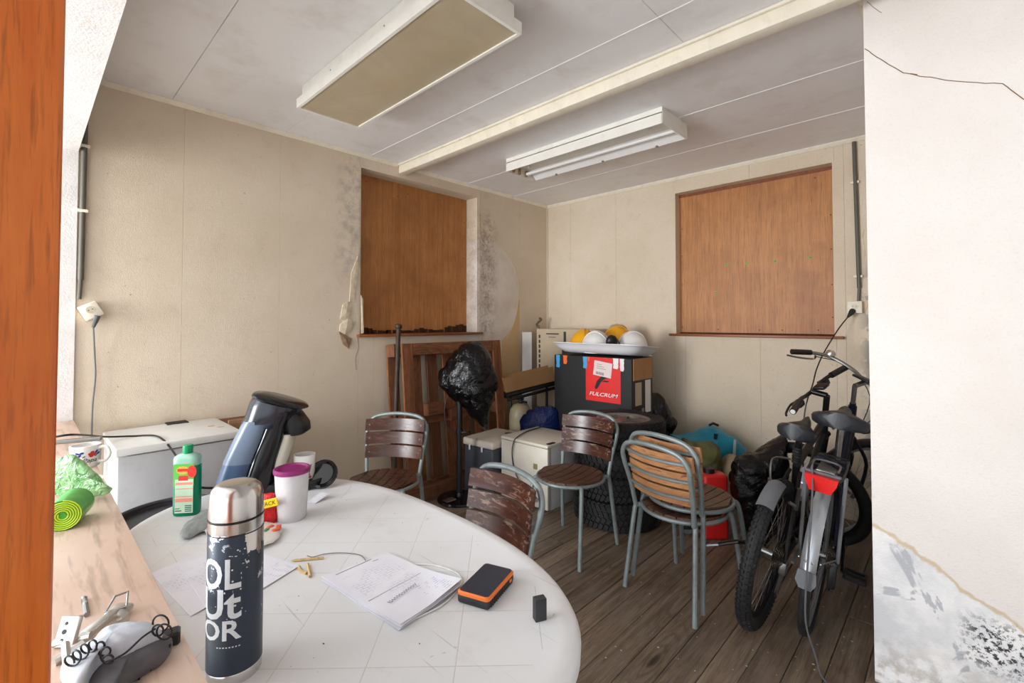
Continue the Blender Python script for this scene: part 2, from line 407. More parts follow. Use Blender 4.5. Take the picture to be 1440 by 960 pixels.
# pine post beside the camera
pR = [on(97, 3, D=0.40), on(75.5, 957, D=0.40)]
P0 = pR[0].copy(); dirn = V((-0.93, -0.36, 0)).normalized(); thk = V((dirn.y, -dirn.x, 0)) * 0.09
def post():
    m = MB(); b = V((pR[0].x, pR[0].y, 0))
    q = [b, b + dirn * 0.16, b + dirn * 0.16 + thk * -1, b - thk]
    # bevelled edge towards the room
    poly = [(p.x, p.y) for p in q]
    return m.prism(poly, 0.0, H)
po = struct(post().build('trim_1', M['orange'], None, 0))
bm_ = po.modifiers.new('b', 'BEVEL'); bm_.width = 0.006; bm_.segments = 3
# ceiling boards with white joint strips
ce = struct(MB().box((AX - 0.3, 0.182, H + 0.012), (2.6, BY + 0.3, H + 0.1)).build('ceiling', M['ceiling'], None, 0))
seams = [0.182, 0.575, 1.21, 1.842, 2.09, 2.842, 3.457, BY]
for a, b in zip(seams[:-1], seams[1:]):
    for c, d in ((AX, -0.9), (-0.9, 2.6)) if a < 2.0 else ((AX, 2.6),):
        MB().rbox((c + 0.0008, a + 0.0012, H), (d - 0.0008, b - 0.0012, H + 0.012), 0.0012, 1).build('ceiling_board', M['ceiling'], ce, 0)
for yv in (1.842, 2.842, 3.457):
    MB().box((AX, yv - 0.0035, H - 0.0025), (2.6 if yv < 2.2 else PX, yv + 0.0035, H + 0.001)).build('joint_strip', M['strip'], ce, 0)
def trim(i, m, mat=M['cream']): return struct(m.build('trim_%d' % i, mat, None, 30))
tb = trim(2, MB().rbox((AX, 2.105, 2.60), (PX + 0.3, 2.175, H), 0.004, 2))                       # ceiling beam
MB().rbox((AX, 2.088, H - 0.014), (PX + 0.3, 2.106, H), 0.003, 1).build('bead', M['cream'], tb)
def corn(y0, y1, x=AX): return MB().prism([(0, 0), (0.022, 0), (0.022, -0.006), (0.006, -0.026), (0, -0.026)], y0, y1, frame((x, 0, H), (1, 0, 0), (0, 0, 1), (0, 1, 0)))
trim(3, corn(0.182, 2.09)); trim(4, corn(2.176, BY))
trim(5, MB().prism([(0, 0), (0.022, 0), (0.022, -0.006), (0.006, -0.026), (0, -0.026)], AX, PX, frame((0, BY, H), (0, -1, 0), (0, 0, 1), (1, 0, 0))))
trim(6, MB().prism([(0, 0), (0.022, 0), (0.022, -0.006), (0.006, -0.026), (0, -0.026)], 2.30, BY, frame((PX, 0, H), (-1, 0, 0), (0, 0, 1), (0, 1, 0))))
trim(7, MB().rbox((AX, BY - 0.012, 0.0), (AX + 0.014, BY, H - 0.03), 0.004, 2), M['wallB'])      # corner bead
# boarded windows
wA = struct(MB().box((AX - 0.174, 1.774, 1.280), (AX - 0.156, 2.972, 2.578)).build('window_1', M['plyA'], None, 0))
MB().rbox((AX - 0.19, 1.745, 1.268), (AX + 0.045, 3.01, 1.289), 0.004, 2).build('window_sill', M['sill'], wA)
m = MB()
for k in range(26):   # rotten lower edge
    yy = 1.80 + k * 0.046 + rnd.uniform(-0.01, 0.01); hh = 0.014 + 0.05 * max(0, nz((yy * 3, 0, 0), 2.0)) + (0.05 * max(0, 1 - abs(yy - 2.9) / 0.18)) + rnd.uniform(0, 0.01)
    m.box((AX - 0.157, yy - 0.024, 1.289), (AX - 0.1535, yy + 0.024, 1.295 + hh), None)
m.build('rotten_edge', M['rot'], wA, 0)
def screw(par, p, nrm, mat, r=0.004):
    q = V(nrm).to_track_quat('Z', 'Y').to_matrix().to_4x4(); MB().lathe([(r, 0), (r, 0.001), (r * 0.6, 0.002)], 8, T(*p) @ q).build('screw', mat, par)
for yy, zz in ((1.9, 2.52), (2.3, 2.5), (2.6, 2.5), (2.94, 2.35), (2.94, 2.0), (2.94, 1.6), (2.2, 2.46)):
    screw(wA, (AX - 0.156, yy, zz), (1, 0, 0), M['rot'])
wB = struct(MB().box((bx0 + 0.012, BY + 0.095, 1.272), (bx1 - 0.012, BY + 0.113, 2.54)).build('window_2', M['plyB'], None, 0))
sb = wood('sill_wood_long', (130, 70, 32), (158, 92, 48), 'X', 0.4, 1.0, False, 18, (80, 46, 24))
MB().rbox((-1.87, BY - 0.04, 1.262), (-0.585, BY + 0.12, 1.282), 0.004, 2).build('window_sill', sb, wB)
MB().box((bx0 + 0.012, BY + 0.09, 1.280), (bx1 - 0.012, BY + 0.1, 1.293)).build('lower_bead', M['rot'], wB, 0)
MB().box((bx0 + 0.012, BY + 0.085, 2.512), (bx1 - 0.012, BY + 0.1, 2.536)).build('upper_bead', M['sill'], wB, 0)
gm = simple('green_paint', (112, 176, 60), 0.5)
for px, py in ((1021, 372), (1051, 370), (1090, 367), (1139, 362), (1007, 411)):
    p = on(px, py, Y=BY + 0.095); screw(wB, p, (0, -1, 0), gm, 0.011); screw(wB, p - V((0, 0.001, 0)), (0, -1, 0), M['rot'], 0.0035)
for px, py in ((959, 322), (959, 360), (960, 400), (960, 460), (1010, 463), (1068, 464), (1100, 464), (1151, 464), (1168, 302), (1169, 350), (1170, 400), (1171, 446), (1146, 250), (1083, 250)):
    screw(wB, on(px, py, Y=BY + 0.095), (0, -1, 0), M['rot'], 0.0045)
# loose torn wallpaper beside window 1
tp = simple('torn_paper', (214, 198, 172), 0.9, var=0.15, vs=30)
def scrap(pxs, bulge, seed, mat=tp, name='torn_paper'):
    P = [on(a, b, X=AX) for a, b in pxs]; c = sum(P, V()) / len(P); n = len(P); m = MB()
    vs = [p + V((0.002 + bulge * (0.3 + 0.7 * abs(nz(p, 25, seed))), 0, 0)) for p in P] + [c + V((bulge * 1.2, 0, 0))]
    vs += [p + V((-0.004, 0, 0)) for p in P]
    fs = [(k, (k + 1) % n, n) for k in range(n)] + [(k, (k + 1) % n, n + 1 + (k + 1) % n, n + 1 + k) for k in range(n)]
    m.add(vs, fs).build(name, mat, wl, 0)
scrap([(496, 378), (503, 360), (504, 375), (498, 425), (491, 424), (494, 382)], 0.005, 1)
scrap([(482, 428), (489, 424), (494, 434), (492, 444), (484, 452), (478, 448)], 0.010, 2)
scrap([(478, 456), (488, 448), (496, 452), (494, 464), (484, 470), (477, 466)], 0.014, 3)
scrap([(476, 466), (484, 470), (494, 476), (490, 490), (482, 484)], 0.010, 4, simple('plaster_crumb', (150, 122, 96), 0.95, var=0.3, vs=40))
scrap([(507.5, 415), (510, 420), (511, 468), (508, 469)], 0.008, 5)
P = [on(*p, X=AX) for p in ((693, 344), (700, 346), (711, 356), (722, 375), (728, 394), (729, 410), (728, 430), (724, 450), (717, 468), (712, 476))]
MB().tube(cr(P, 4), 0.0022, 5).build('paper_edge', tp, wl)
P = [on(*p, X=AX) for p in ((503, 474), (504, 490), (500, 503), (501, 520))]
MB().tube(cr(P, 4), 0.0014, 5).build('crack', ck, wl)
P = [on(*p, X=AX) for p in ((675, 300), (676, 325), (679, 338), (684, 345))]
MB().tube(cr(P, 4), 0.0016, 5).build('crack', ck, wl)
P = [on(*p, Y=BY) for p in ((1215, 322), (1213, 335), (1216, 350), (1214, 370), (1211, 392), (1213, 402))]
MB().tube(cr(P, 4), 0.004, 5).build('torn_edge', tp, wb)
P = [on(*p, Y=BY) for p in ((1210, 405), (1216, 418), (1219, 432), (1211, 441))]
MB().tube(cr(P, 4), 0.004, 5).build('torn_edge', tp, wb)
# ================================================================== LAMPS, CONDUITS
def diffuser_mat():
    t = NT('yellowed_diffuser'); v = t.vec((1, 1, 1))
    c = t.mix(t.mr(t.noise(2.2, 4, 0.6, dist=0.8), 0.3, 0.7), srgb(172, 156, 128), srgb(192, 177, 150))
    c = t.mix(t.mr(t.noise(5, 4), 0.5, 0.75, 0, 0.4), c, srgb(184, 158, 112))
    ch = t.n('ShaderNodeTexWave', {'Vector': v, 'Scale': 55.0}, bands_direction='X').outputs['Fac']
    ch2 = t.n('ShaderNodeTexWave', {'Vector': v, 'Scale': 55.0}, bands_direction='Y').outputs['Fac']
    t.bump(t.ma('MULTIPLY', ch, ch2), 0.3, 0.002); return t.out(c, 0.4)
lamp = thing('ceiling_lamp', 'large closed ceiling lamp with a yellowed brown diffuser panel', 'lamp', (-1.93, 1.195, H))
lx, ly = 0.665, 0.185
MB().rbox((-lx + 0.02, -ly + 0.02, -0.085), (lx - 0.02, ly - 0.02, -0.0), 0.004, 1).build('housing', M['lampwhite'], lamp)
m = MB()
for a, b in (((-lx, -ly), (lx, -ly + 0.014)), ((-lx, ly - 0.014), (lx, ly)), ((-lx, -ly + 0.014), (-lx + 0.014, ly - 0.014)), ((lx - 0.014, -ly + 0.014), (lx, ly - 0.014))):
    m.box((a[0], a[1], -0.125), (b[0], b[1], -0.075))
m.build('frame', M['lampwhite'], lamp, 0)
MB().box((-lx + 0.012, -ly + 0.012, -0.119), (lx - 0.012, ly - 0.012, -0.112)).build('diffuser', diffuser_mat(), lamp, 0)
for xx in (-0.3, 0.2, 0.55): MB().lathe([(0.004, 0), (0.004, 0.002)], 8, T(xx, -ly + 0.02, -0.045) @ RX(pi / 2)).build('screw', M['steel'], lamp)
l2 = thing('strip_light', 'open fluorescent batten with one bare tube beyond the ceiling beam', 'lamp', (-1.92, 2.80, H))
lx, ly = 0.655, 0.175
MB().box((-lx, -ly, -0.035), (lx, ly, -0.0)).build('tray', M['lampwhite'], l2, 0)
MB().box((-lx, -ly, -0.1), (lx, -ly + 0.003, -0.03)).build('side_flange', M['lampwhite'], l2, 0)
MB().prism([(ly - 0.085, -0.04), (ly - 0.003, -0.095), (ly, -0.095), (ly, -0.03), (ly - 0.085, -0.03)], -lx + 0.01, lx - 0.01, frame((0, 0, 0), (0, 1, 0), (0, 0, 1), (1, 0, 0))).build('reflector', M['strip'], l2, 0)
for s in (-1, 1):
    e = MB().box((s * lx - 0.003, -ly, -0.1), (s * lx + 0.003, ly, -0.03)).build('end_plate', M['lampwhite'], l2, 0)
brass = simple('brass', (176, 138, 84), 0.4, 0.8)
for yy in (-0.10, -0.03, 0.05):
    MB().rbox((-lx + 0.003, yy - 0.009, -0.092), (-lx + 0.022, yy + 0.009, -0.045), 0.003, 1).build('tube_holder', brass, l2)
MB().rbox((lx - 0.022, 0.041, -0.092), (lx - 0.003, 0.059, -0.045), 0.003, 1).build('tube_holder', M['white'], l2)
MB().lathe([(0.013, -lx + 0.02), (0.013, lx - 0.02)], 16, T(0, 0.05, -0.072) @ RY(pi / 2)).build('fluorescent_tube', simple('tube_glass', (240, 238, 236), 0.15, var=0.02), l2)
for xx in (-0.42, 0.02, 0.45): MB().box((xx - 0.008, ly - 0.012, -0.099), (xx + 0.008, ly + 0.002, -0.055)).build('clip', M['steel'], l2, 0)
for xx, ln_ in ((-0.42, 0.06), (-0.02, 0.2), (0.3, 0.1)): MB().box((xx, -0.06, -0.037), (xx + ln_, -0.035, -0.0345)).build('slot_shade', M['black'], l2, 0)  # flat black sheets painted for the shade inside open slots
for xx in (-0.55, 0.5): MB().lathe([(0.01, -0.06), (0.014, -0.045), (0.008, -0.034)], 10, T(xx, -0.02, 0)).build('starter', M['white'], l2)

def conduit(label, axis, p0, p1, kinkend, clamps):
    c = thing('conduit_pipe', label, 'pipe', (0, 0, 0))
    nr = V((0.016, 0, 0)) if axis == 'A' else V((0, -0.016, 0))
    MB().tube([V(p0) + nr, V(p1) + nr], 0.0125, 12).build('pipe', M['conduit'], c)
    MB().tube(cr([V(p1) + nr, V(p1) + nr + (V(kinkend) - V(p1)) * 0.4, V(kinkend) + nr], 4), 0.009, 10).build('lower_bend', M['conduit'], c)
    for z in clamps:
        t_ = (z - p0[2]) / (p1[2] - p0[2]); q = V(p0).lerp(V(p1), t_) + nr * 0.6
        MB().rbox(q - V((0.012, 0.024, 0.008)) if axis == 'A' else q - V((0.028, 0.012, 0.008)), q + V((0.02, 0.022, 0.008)) if axis == 'A' else q + V((0.022, 0.014, 0.008)), 0.002, 1).build('clamp', M['cream'], c)
    return c
conduit('dark conduit pipe on the left wall above the tilted socket', 'A', (AX, 0.205, H - 0.03), (AX, 0.200, 1.60), (AX, 0.196, 1.50), (1.96, 2.3))
conduit('dark conduit pipe clamped to the wall right of the boarded window', 'B', (-0.510, BY, H - 0.03), (-0.495, BY, 1.62), (-0.500, BY, 1.52), (2.36, 1.70))
def socket(label, M0, plugmat):
    s = thing('wall_socket', label, 'socket')
    s.matrix_world = M0
    MB().rbox((-0.042, -0.042, 0), (0.042, 0.042, 0.04), 0.005, 2).build('socket_box', M['cream'], s)
    MB().lathe([(0.02, 0.041), (0.02, 0.042)], 20, T(0, 0.006, 0)).build('socket_face', simple('socket_face', (206, 196, 172), 0.4), s)
    for a in (-0.009, 0.009): MB().lathe([(0.0028, 0.042), (0.0028, 0.0425)], 8, T(a, 0.006, 0)).build('pin_hole_shade', M['black'], s)  # no real holes: black discs give the shade inside them
    return s
pA = on(127, 437, X=AX)
sA = socket('cream wall socket hanging tilted below the left conduit', frame(pA + V((0.004, 0, 0)), (0, 0.88, 0.47), (0, -0.47, 0.88), (1, 0, 0)), None)
sA.scale = (0.95, 0.95, 1)
cb = thing('grey_power_cable', 'grey power cable with plug hanging down the left wall', 'cable')
g0 = on(134, 452, X=AX + 0.05)
MB().tube([on(137, 444, X=AX + 0.055), g0, on(131, 460, X=AX + 0.04)], [0.014, 0.012, 0.007], 10).build('plug', simple('grey_plug', (84, 82, 80), 0.5), cb)
MB().tube(cr([on(131, 460, X=AX + 0.04), on(133, 500, X=AX + 0.02), on(134, 530, X=AX + 0.02), on(130, 570, X=AX + 0.02), on(129, 610, X=AX + 0.03), on(129, 660, X=AX + 0.03)], 6), 0.0042, 8).build('cord', M['greycable'], cb)
pB = on(1203, 432, Y=BY)
socket('cream wall socket below the conduit beside the right boarded window', frame(pB, (1, 0, 0), (0, 0, 1), (0, -1, 0)), None)
cb = thing('black_power_cable', 'black cable from the wall socket down to the bicycles', 'cable')
MB().tube([on(1199, 437, Y=BY - 0.04), on(1197, 440, Y=BY - 0.065), on(1192, 446, Y=BY - 0.08)], [0.019, 0.017, 0.006], 12).build('plug', M['black'], cb)
MB().tube(cr([on(1192, 446, Y=BY - 0.08), on(1178, 464, Y=3.85), on(1158, 497, Y=3.7), on(1148, 520, Y=3.6), on(1143, 540, Y=3.5), on(1136, 560, Y=3.4), on(1131, 585, Y=3.38), on(1128, 640, Y=3.36), (-0.66, 3.36, 0.02)], 6), 0.004, 8).build('cord', M['black'], cb)

# ================================================================== TABLE
TZ = 0.74
def table_mat():
    t = NT('table_plastic'); x, y, z = t.xyz()
    col = t.mix(t.mr(t.noise(3, 4), 0.3, 0.7), srgb(236, 238, 240), srgb(228, 229, 230))
    col = t.mix(t.mr(t.noise(7, 6, 0.7), 0.56, 0.8, 0, 0.35), col, srgb(196, 182, 156))
    col = t.mix(t.mr(t.noise(22, 4, 0.7, dist=2.0), 0.68, 0.74, 0, 0.5), col, srgb(150, 136, 112))
    sc = None
    for rot, lo in ((0.3, 0.80), (1.3, 0.80), (2.2, 0.82)):
        v = t.vec((3, 140, 3), rot=(0, 0, rot)); s = t.mr(t.noise(1.0, 2, 0.5, v), lo - 0.08, lo - 0.03, 0, 0.4)
        col = t.mix(s, col, srgb(160, 152, 140))
    def ln(c, p): # tile grooves
        a = t.ma('ABSOLUTE', t.ma('SUBTRACT', t.ma('FRACT', t.ma('MULTIPLY', c, 1 / p)), 0.5)); return t.mr(a, 0.0, 0.008, 1, 0)
    u = t.ma('ADD', x, y); v = t.ma('SUBTRACT', x, y)
    g = t.ma('MAXIMUM', ln(u, 0.235), ln(v, 0.235))
    inner = t.mr(t.ma('ADD', t.ma('POWER', t.ma('ABSOLUTE', t.ma('DIVIDE', x, 0.70)), 2.6), t.ma('POWER', t.ma('ABSOLUTE', t.ma('DIVIDE', y, 0.385)), 2.6)), 0.99, 1.0, 1, 0)
    g = t.ma('MULTIPLY', g, inner)
    col = t.mix(t.ma('MULTIPLY', g, 0.45), col, srgb(176, 168, 152))
    t.bump(t.ma('SUBTRACT', 1.0, g), 0.5, 0.0012)
    return t.out(col, t.mr(t.noise(6, 4), 0.3, 0.7, 0.28, 0.45))
M['table'] = table_mat()
tbl = thing('garden_table', 'white oval plastic garden table with scratched top', 'table', (-1.275, 0.567, 0))
def sup(a, b, e, n=96): return [(a * math.copysign(abs(cos(q)) ** (2 / e), cos(q)), b * math.copysign(abs(sin(q)) ** (2 / e), sin(q))) for q in (2 * pi * k / n for k in range(n))]
def rg(a, b, z, e=2.5): return [(x, y, z) for x, y in sup(a, b, e)]
A_, B_ = 0.768, 0.450
MB().rings([rg(A_ - 0.012, B_ - 0.012, TZ - 0.045), rg(A_, B_, TZ - 0.04), rg(A_ + 0.001, B_ + 0.001, TZ - 0.016), rg(A_ - 0.006, B_ - 0.006, TZ - 0.003), rg(A_ - 0.014, B_ - 0.014, TZ + 0.001),
            rg(A_ - 0.04, B_ - 0.04, TZ + 0.001), rg(A_ - 0.044, B_ - 0.044, TZ), rg(0.5 * A_, 0.5 * B_, TZ), rg(0.01, 0.01, TZ)]).build('tabletop', M['table'], tbl, 40)
for sx in (-1, 1):
    for sy in (-1, 1):
        MB().tube([(sx * 0.47, sy * 0.25, TZ - 0.03), (sx * 0.52, sy * 0.28, 0.0)], [0.034, 0.024], 12).build('leg', M['white'], tbl)

# ================================================================== CHAIRS
def chairwood(name, c1, c2, worn, amt, rough):
    t = NT(name); v = t.vec((2, 16, 16))
    a = t.noise(2.0, 4, 0.6, v, 0.4)
    col = t.mix(t.mr(a, 0.3, 0.7), srgb(*c1), srgb(*c2))
    v2 = t.vec((5, 40, 40)); wr_ = t.ma('MULTIPLY', t.mr(t.noise(1.4, 5, 0.75, v2, 0.8), 0.53, 0.64), t.mr(t.noise(5, 3), 0.42, 0.62))
    col = t.mix(t.ma('MULTIPLY', wr_, amt), col, srgb(*worn))
    t.bump(a, 0.12, 0.003); return t.out(col, t.ma('ADD', t.ma('MULTIPLY', wr_, 0.3), rough))
M['cw_dark'] = chairwood('varnished_slat', (58, 30, 21), (88, 49, 35), (186, 160, 142), 0.8, 0.24)
M['cw_far'] = chairwood('dark_slat', (62, 36, 26), (84, 50, 36), (140, 110, 90), 0.25, 0.25)
M['cw_pale'] = chairwood('bare_slat', (168, 112, 70), (200, 150, 104), (96, 54, 32), 0.95, 0.45)
M['cw_seat'] = chairwood('worn_seat', (70, 47, 37), (108, 74, 54), (166, 136, 112), 0.6, 0.42)
M['cframe'] = simple('grey_frame', (134, 144, 144), 0.45, 0.35, var=0.12, vs=14, dirt=(96, 96, 88), dirt_amt=0.45)
def bistro(label, loc, rz, backm, seatm, group):
    c = thing('bistro_chair', label, 'chair', loc, rz, group); fm = M['cframe']
    # local +y = front
    arch = [(-0.196, -0.225, 0.66), (-0.19, -0.240, 0.72), (-0.14, -0.252, 0.768), (0, -0.262, 0.785), (0.14, -0.252, 0.768), (0.19, -0.240, 0.72), (0.196, -0.225, 0.66)]
    MB().tube(cr([(-0.172, -0.165, 0.425), (-0.184, -0.190, 0.55)] + arch + [(0.184, -0.190, 0.55), (0.172, -0.165, 0.425)], 6), 0.012, 10).build('back_frame', fm, c)
    for s in (-1, 1):
        MB().tube(cr([(s * 0.140, -0.120, 0.425), (s * 0.168, -0.150, 0.422), (s * 0.178, -0.165, 0.40), (s * 0.192, -0.19, 0.2), (s * 0.205, -0.215, 0.0)], 5), 0.0125, 10).build('leg', fm, c)
        MB().tube(cr([(s * 0.155, 0.125, 0.425), (s * 0.175, 0.150, 0.40), (s * 0.19, 0.185, 0.2), (s * 0.2, 0.212, 0.0)], 5), 0.0125, 10).build('leg', fm, c)
    Rr = 0.205
    MB().tube([(Rr * cos(a), Rr * sin(a), 0.428) for a in (2 * pi * k / 40 for k in range(40))], 0.0105, 8, True).build('seat_ring', fm, c)
    n = 7; wd = 2 * Rr / n
    for k in range(n):
        x0 = -Rr + k * wd + 0.003; x1 = -Rr + (k + 1) * wd - 0.003
        xs = [x0 + (x1 - x0) * q / 4 for q in range(5)]
        f = lambda x: sqrt(max(0.0001, (Rr - 0.003) ** 2 - x * x))
        poly = [(x, -f(x)) for x in xs] + [(x, f(x)) for x in reversed(xs)]
        m = MB().prism(poly, 0.434, 0.448)
        m.v = [(x, y, z - 0.018 * (1 - (y / Rr) ** 2) * (1 - (x / Rr) ** 2) + 0.004) for x, y, z in m.v]
        # subdivide lengthwise so that the dish reads
        m = MB()
        for j in range(10):
            pass
        rings_ = []
        for j in range(11):
            yy = -1 + 2 * j / 10; ring = []
            for (xx, zz) in ((x0, 0.448), (x1, 0.448), (x1, 0.434), (x0, 0.434)):
                y = yy * f(xx); dish = -0.016 * max(0, 1 - (xx * xx + y * y) / (Rr * Rr))
                ring.append((xx, y, zz + dish))
            rings_.append(ring)
        MB().rings(rings_).build('seat_slat', seatm, c, 40)
    for k, zc in enumerate((0.555, 0.638, 0.721)):
        wv = 0.193 - 0.006 * (2 - k) if k else 0.184
        rings_ = []
        for j in range(13):
            u = -1 + 2 * j / 12; x = wv * u; yb = -0.178 - (zc - 0.5) * 0.16 - 0.05 * (1 - u * u) * 0.9 + 0.004
            hgt = 0.036
            ring = []
            for dy, dz in ((0.006, -hgt), (0.006, hgt), (-0.006, hgt), (-0.006, -hgt)):
                ring.append((x, yb + dy + 0.012 - dz * 0.16, zc + dz))
            rings_.append(ring)
        MB().rings(rings_).build('back_slat', backm, c, 40)
        pts = []
        for j in range(13):
            u = -1 + 2 * j / 12; pts.append((wv * 0.98 * u, -0.178 - (zc - 0.5) * 0.16 - 0.05 * (1 - u * u) * 0.9 - 0.001, zc))
        MB().tube(pts, 0.0085, 6, flat=1.0).build('back_strap', fm, c)
        for s in (-1, 1): MB().lathe([(0.005, 0), (0.004, 0.002)], 8, T(s * wv * 0.88, -0.178 - (zc - 0.5) * 0.16 - 0.05 * (1 - 0.77) * 0.9 + 0.022, zc) @ RX(-pi / 2)).build('rivet', M['steel'], c)
    return c
g = 'slatted bistro chairs'
bistro('brown slatted bistro chair standing before the stack of tyres', (-1.752, 2.355, 0), R(183), M['cw_dark'], M['cw_seat'], g)
bistro('worn brown slatted bistro chair tucked under the white table', (-1.345, 1.125, 0), R(176), M['cw_dark'], M['cw_dark'], g)
bistro('dark slatted bistro chair standing in front of the pallet', (-2.50, 1.50, 0), R(218), M['cw_far'], M['cw_far'], g)
ang = -math.atan2(0.085, 0.425)
bistro('lower of two nested bistro chairs with bare wooden back slats', (-1.042, 2.37, 0), ang, M['cw_pale'], M['cw_seat'], 'nested bistro chairs')
f_ = V((-sin(ang), cos(ang), 0))
bistro('upper of two nested bistro chairs with bare wooden back slats', V((-1.042, 2.37, 0.038)) + f_ * 0.062, ang, M['cw_pale'], M['cw_seat'], 'nested bistro chairs')
# ================================================================== BICYCLES   (local: x forward, y left, z up, origin under the rear axle)
M['navy'] = simple('dark_blue_paint', (22, 26, 44), 0.3, 0.3, var=0.15)
M['bikeblack'] = simple('black_paint', (20, 20, 22), 0.35, 0.2, var=0.15)
M['silver'] = simple('silver_paint', (176, 180, 186), 0.32, 0.7, var=0.06, dirt=(130, 126, 120), dirt_amt=0.3)
M['saddle'] = simple('saddle_vinyl', (40, 42, 48), 0.38, var=0.12, bump=0.15, bs=220)
M['red'] = simple('red_reflector', (214, 20, 16), 0.15, var=0.1)
M['greyrub'] = simple('grey_rubber', (104, 106, 110), 0.6, var=0.08)
M['chain'] = simple('oily_steel', (88, 80, 70), 0.45, 0.9, var=0.3, vs=60)
def wheel(bike, name, Mx, r, tw, knobs, rimmat, nsp, tanwall=None):
    """wheel in its own x-z plane, centre at origin of Mx; tyre is the part, the rest sub-parts"""
    R1 = r - tw / 2
    tyre = MB(); n = 56; k_ = 12; rr = []
    for i in range(n):
        a = 2 * pi * i / n; c_, s_ = cos(a), sin(a)
        rr.append([((R1 + tw / 2 * cos(b) * (1.0)) * c_, tw / 2 * sin(b), (R1 + tw / 2 * cos(b)) * s_) for b in (2 * pi * q / k_ for q in range(k_))])
    rr.append(rr[0]); tyre.rings(rr, False, Mx)
    t_ = tyre.build(name, M['rubber'], bike, 60)
    if knobs:
        kb = MB()
        for i in range(knobs):
            for row, (yo, st) in enumerate(((-0.40, 0), (-0.16, 0.5), (0.16, 0.5), (0.40, 0))):
                a = 2 * pi * (i + st) / knobs; b = yo * 2.0
                loc = Mx @ RY(-a) @ T(R1, 0, 0) @ RZ(b) @ T(tw / 2, 0, 0)
                kb.box((-0.001, -0.0058, -0.0072), (0.0045, 0.0058, 0.0072), loc)
        kb.build('tread_knobs', M['rubber'], t_, 0)['kind'] = 'stuff'
    else:
        kb = MB()
        for yo in (-0.30, 0.0, 0.30):
            b = yo * 2.0; rad = R1 + tw / 2 * cos(b)
            kb.tube([(rad * cos(a), tw / 2 * sin(b), rad * sin(a)) for a in (2 * pi * q / 64 for q in range(64))], 0.0012, 4, True, M=Mx)
        kb.build('tread_ribs', M['rubber'], t_, 0)['kind'] = 'stuff'
    rim = MB(); prof = ((-0.011, 0), (-0.010, -0.018), (0, -0.024), (0.010, -0.018), (0.011, 0)); Rr = r - tw + 0.004; rr = []
    for i in range(57):
        a = 2 * pi * i / 56; rr.append([((Rr + z) * cos(a), y, (Rr + z) * sin(a)) for y, z in prof])
    rim.rings(rr, False, Mx); rim.build('rim', rimmat, t_, 60)
    MB().lathe([(0.006, -0.055), (0.012, -0.045), (0.012, -0.036), (0.026, -0.035), (0.026, -0.031), (0.014, -0.028), (0.014, 0.028), (0.026, 0.031), (0.026, 0.035), (0.012, 0.036), (0.012, 0.045), (0.006, 0.055)], 16, Mx @ RX(pi / 2)).build('hub', M['steel'], t_)
    sp = MB()
    for i in range(nsp):
        a = 2 * pi * i / nsp; s = 1 if i % 2 else -1; o = 1.25 if (i // 2) % 2 else -1.25
        sp.tube([(0.025 * cos(a + o), s * 0.033, 0.025 * sin(a + o)), ((Rr - 0.022) * cos(a), s * 0.003, (Rr - 0.022) * sin(a))], 0.0011, 4, M=Mx)
    sp.build('spokes', M['steel'], t_, 0)['kind'] = 'stuff'
    return t_
def saddle(bike, x, z, L_, W_, mat):
    rings_ = []
    for j in range(15):
        u = j / 14; xx = x - 0.45 * L_ + L_ * u                     # 0 rear .. 1 nose
        w = W_ / 2 * (sqrt(max(0, sin(min(1, (u + 0.04) / 0.30) * pi / 2))) if u < 0.27 else 1.0) * (1 if u < 0.22 else (0.5 + 0.5 * cos(min(1, (u - 0.22) / 0.55) * pi)) * 0.74 + 0.26)
        if u > 0.93: w *= max(0.35, (1 - (u - 0.93) / 0.075 * 0.6))
        zz = z + (0.018 * (1 - u / 0.35) if u < 0.35 else 0.010 * max(0, (u - 0.75) / 0.25))
        h = 0.055 if u < 0.6 else 0.04; ring = []
        for q in range(16):
            b = 2 * pi * q / 16; cy, cz = cos(b), sin(b)
            ring.append((xx, w * math.copysign(abs(cy) ** 0.7, cy), zz + (0.026 if cz > 0 else h) * math.copysign(abs(cz) ** 0.75, cz) - 0.012 * cy * cy - 0.006 * (1 - cy * cy) * (1 if cz > 0 and u < 0.4 else 0)))
        rings_.append(ring)
    s = MB().rings(rings_).build('saddle', mat, bike, 70)
    for sy in (-1, 1): MB().tube(cr([(x - 0.3 * L_, sy * 0.03, z - 0.035), (x - 0.05, sy * 0.022, z - 0.055), (x + 0.06, sy * 0.022, z - 0.055), (x + 0.4 * L_, sy * 0.012, z - 0.025)], 4), 0.0038, 6).build('saddle_rail', M['steel'], s)
    return s
def pedal(bike, bb, ang, side, mat):
    c = V(bb) + V((0.17 * cos(ang), side * 0.075, 0.17 * sin(ang)))
    cr_ = MB().tube([V(bb) + V((0, side * 0.062, 0)), c], [0.014, 0.011], 8, flat=0.6).build('crank_arm', mat, bike)
    p = MB(); c2 = c + V((0, side * 0.055, 0))
    for yy in (-0.042, 0.042): p.rbox(c2 + V((-0.045, yy - 0.006, -0.012)), c2 + V((0.045, yy + 0.006, 0.012)), 0.004, 1)
    for xx in (-0.042, 0.0, 0.042): p.rbox(c2 + V((xx - 0.006, -0.042, -0.012)), c2 + V((xx + 0.006, 0.042, 0.012)), 0.004, 1)
    p.rbox(c2 + V((-0.03, -0.04, -0.006)), c2 + V((0.03, 0.04, 0.006)), 0.003, 1)
    p.tube([c, c2 + V((0, side * 0.04, 0))], 0.006, 8)
    p.build('pedal', M['black'], cr_); return cr_
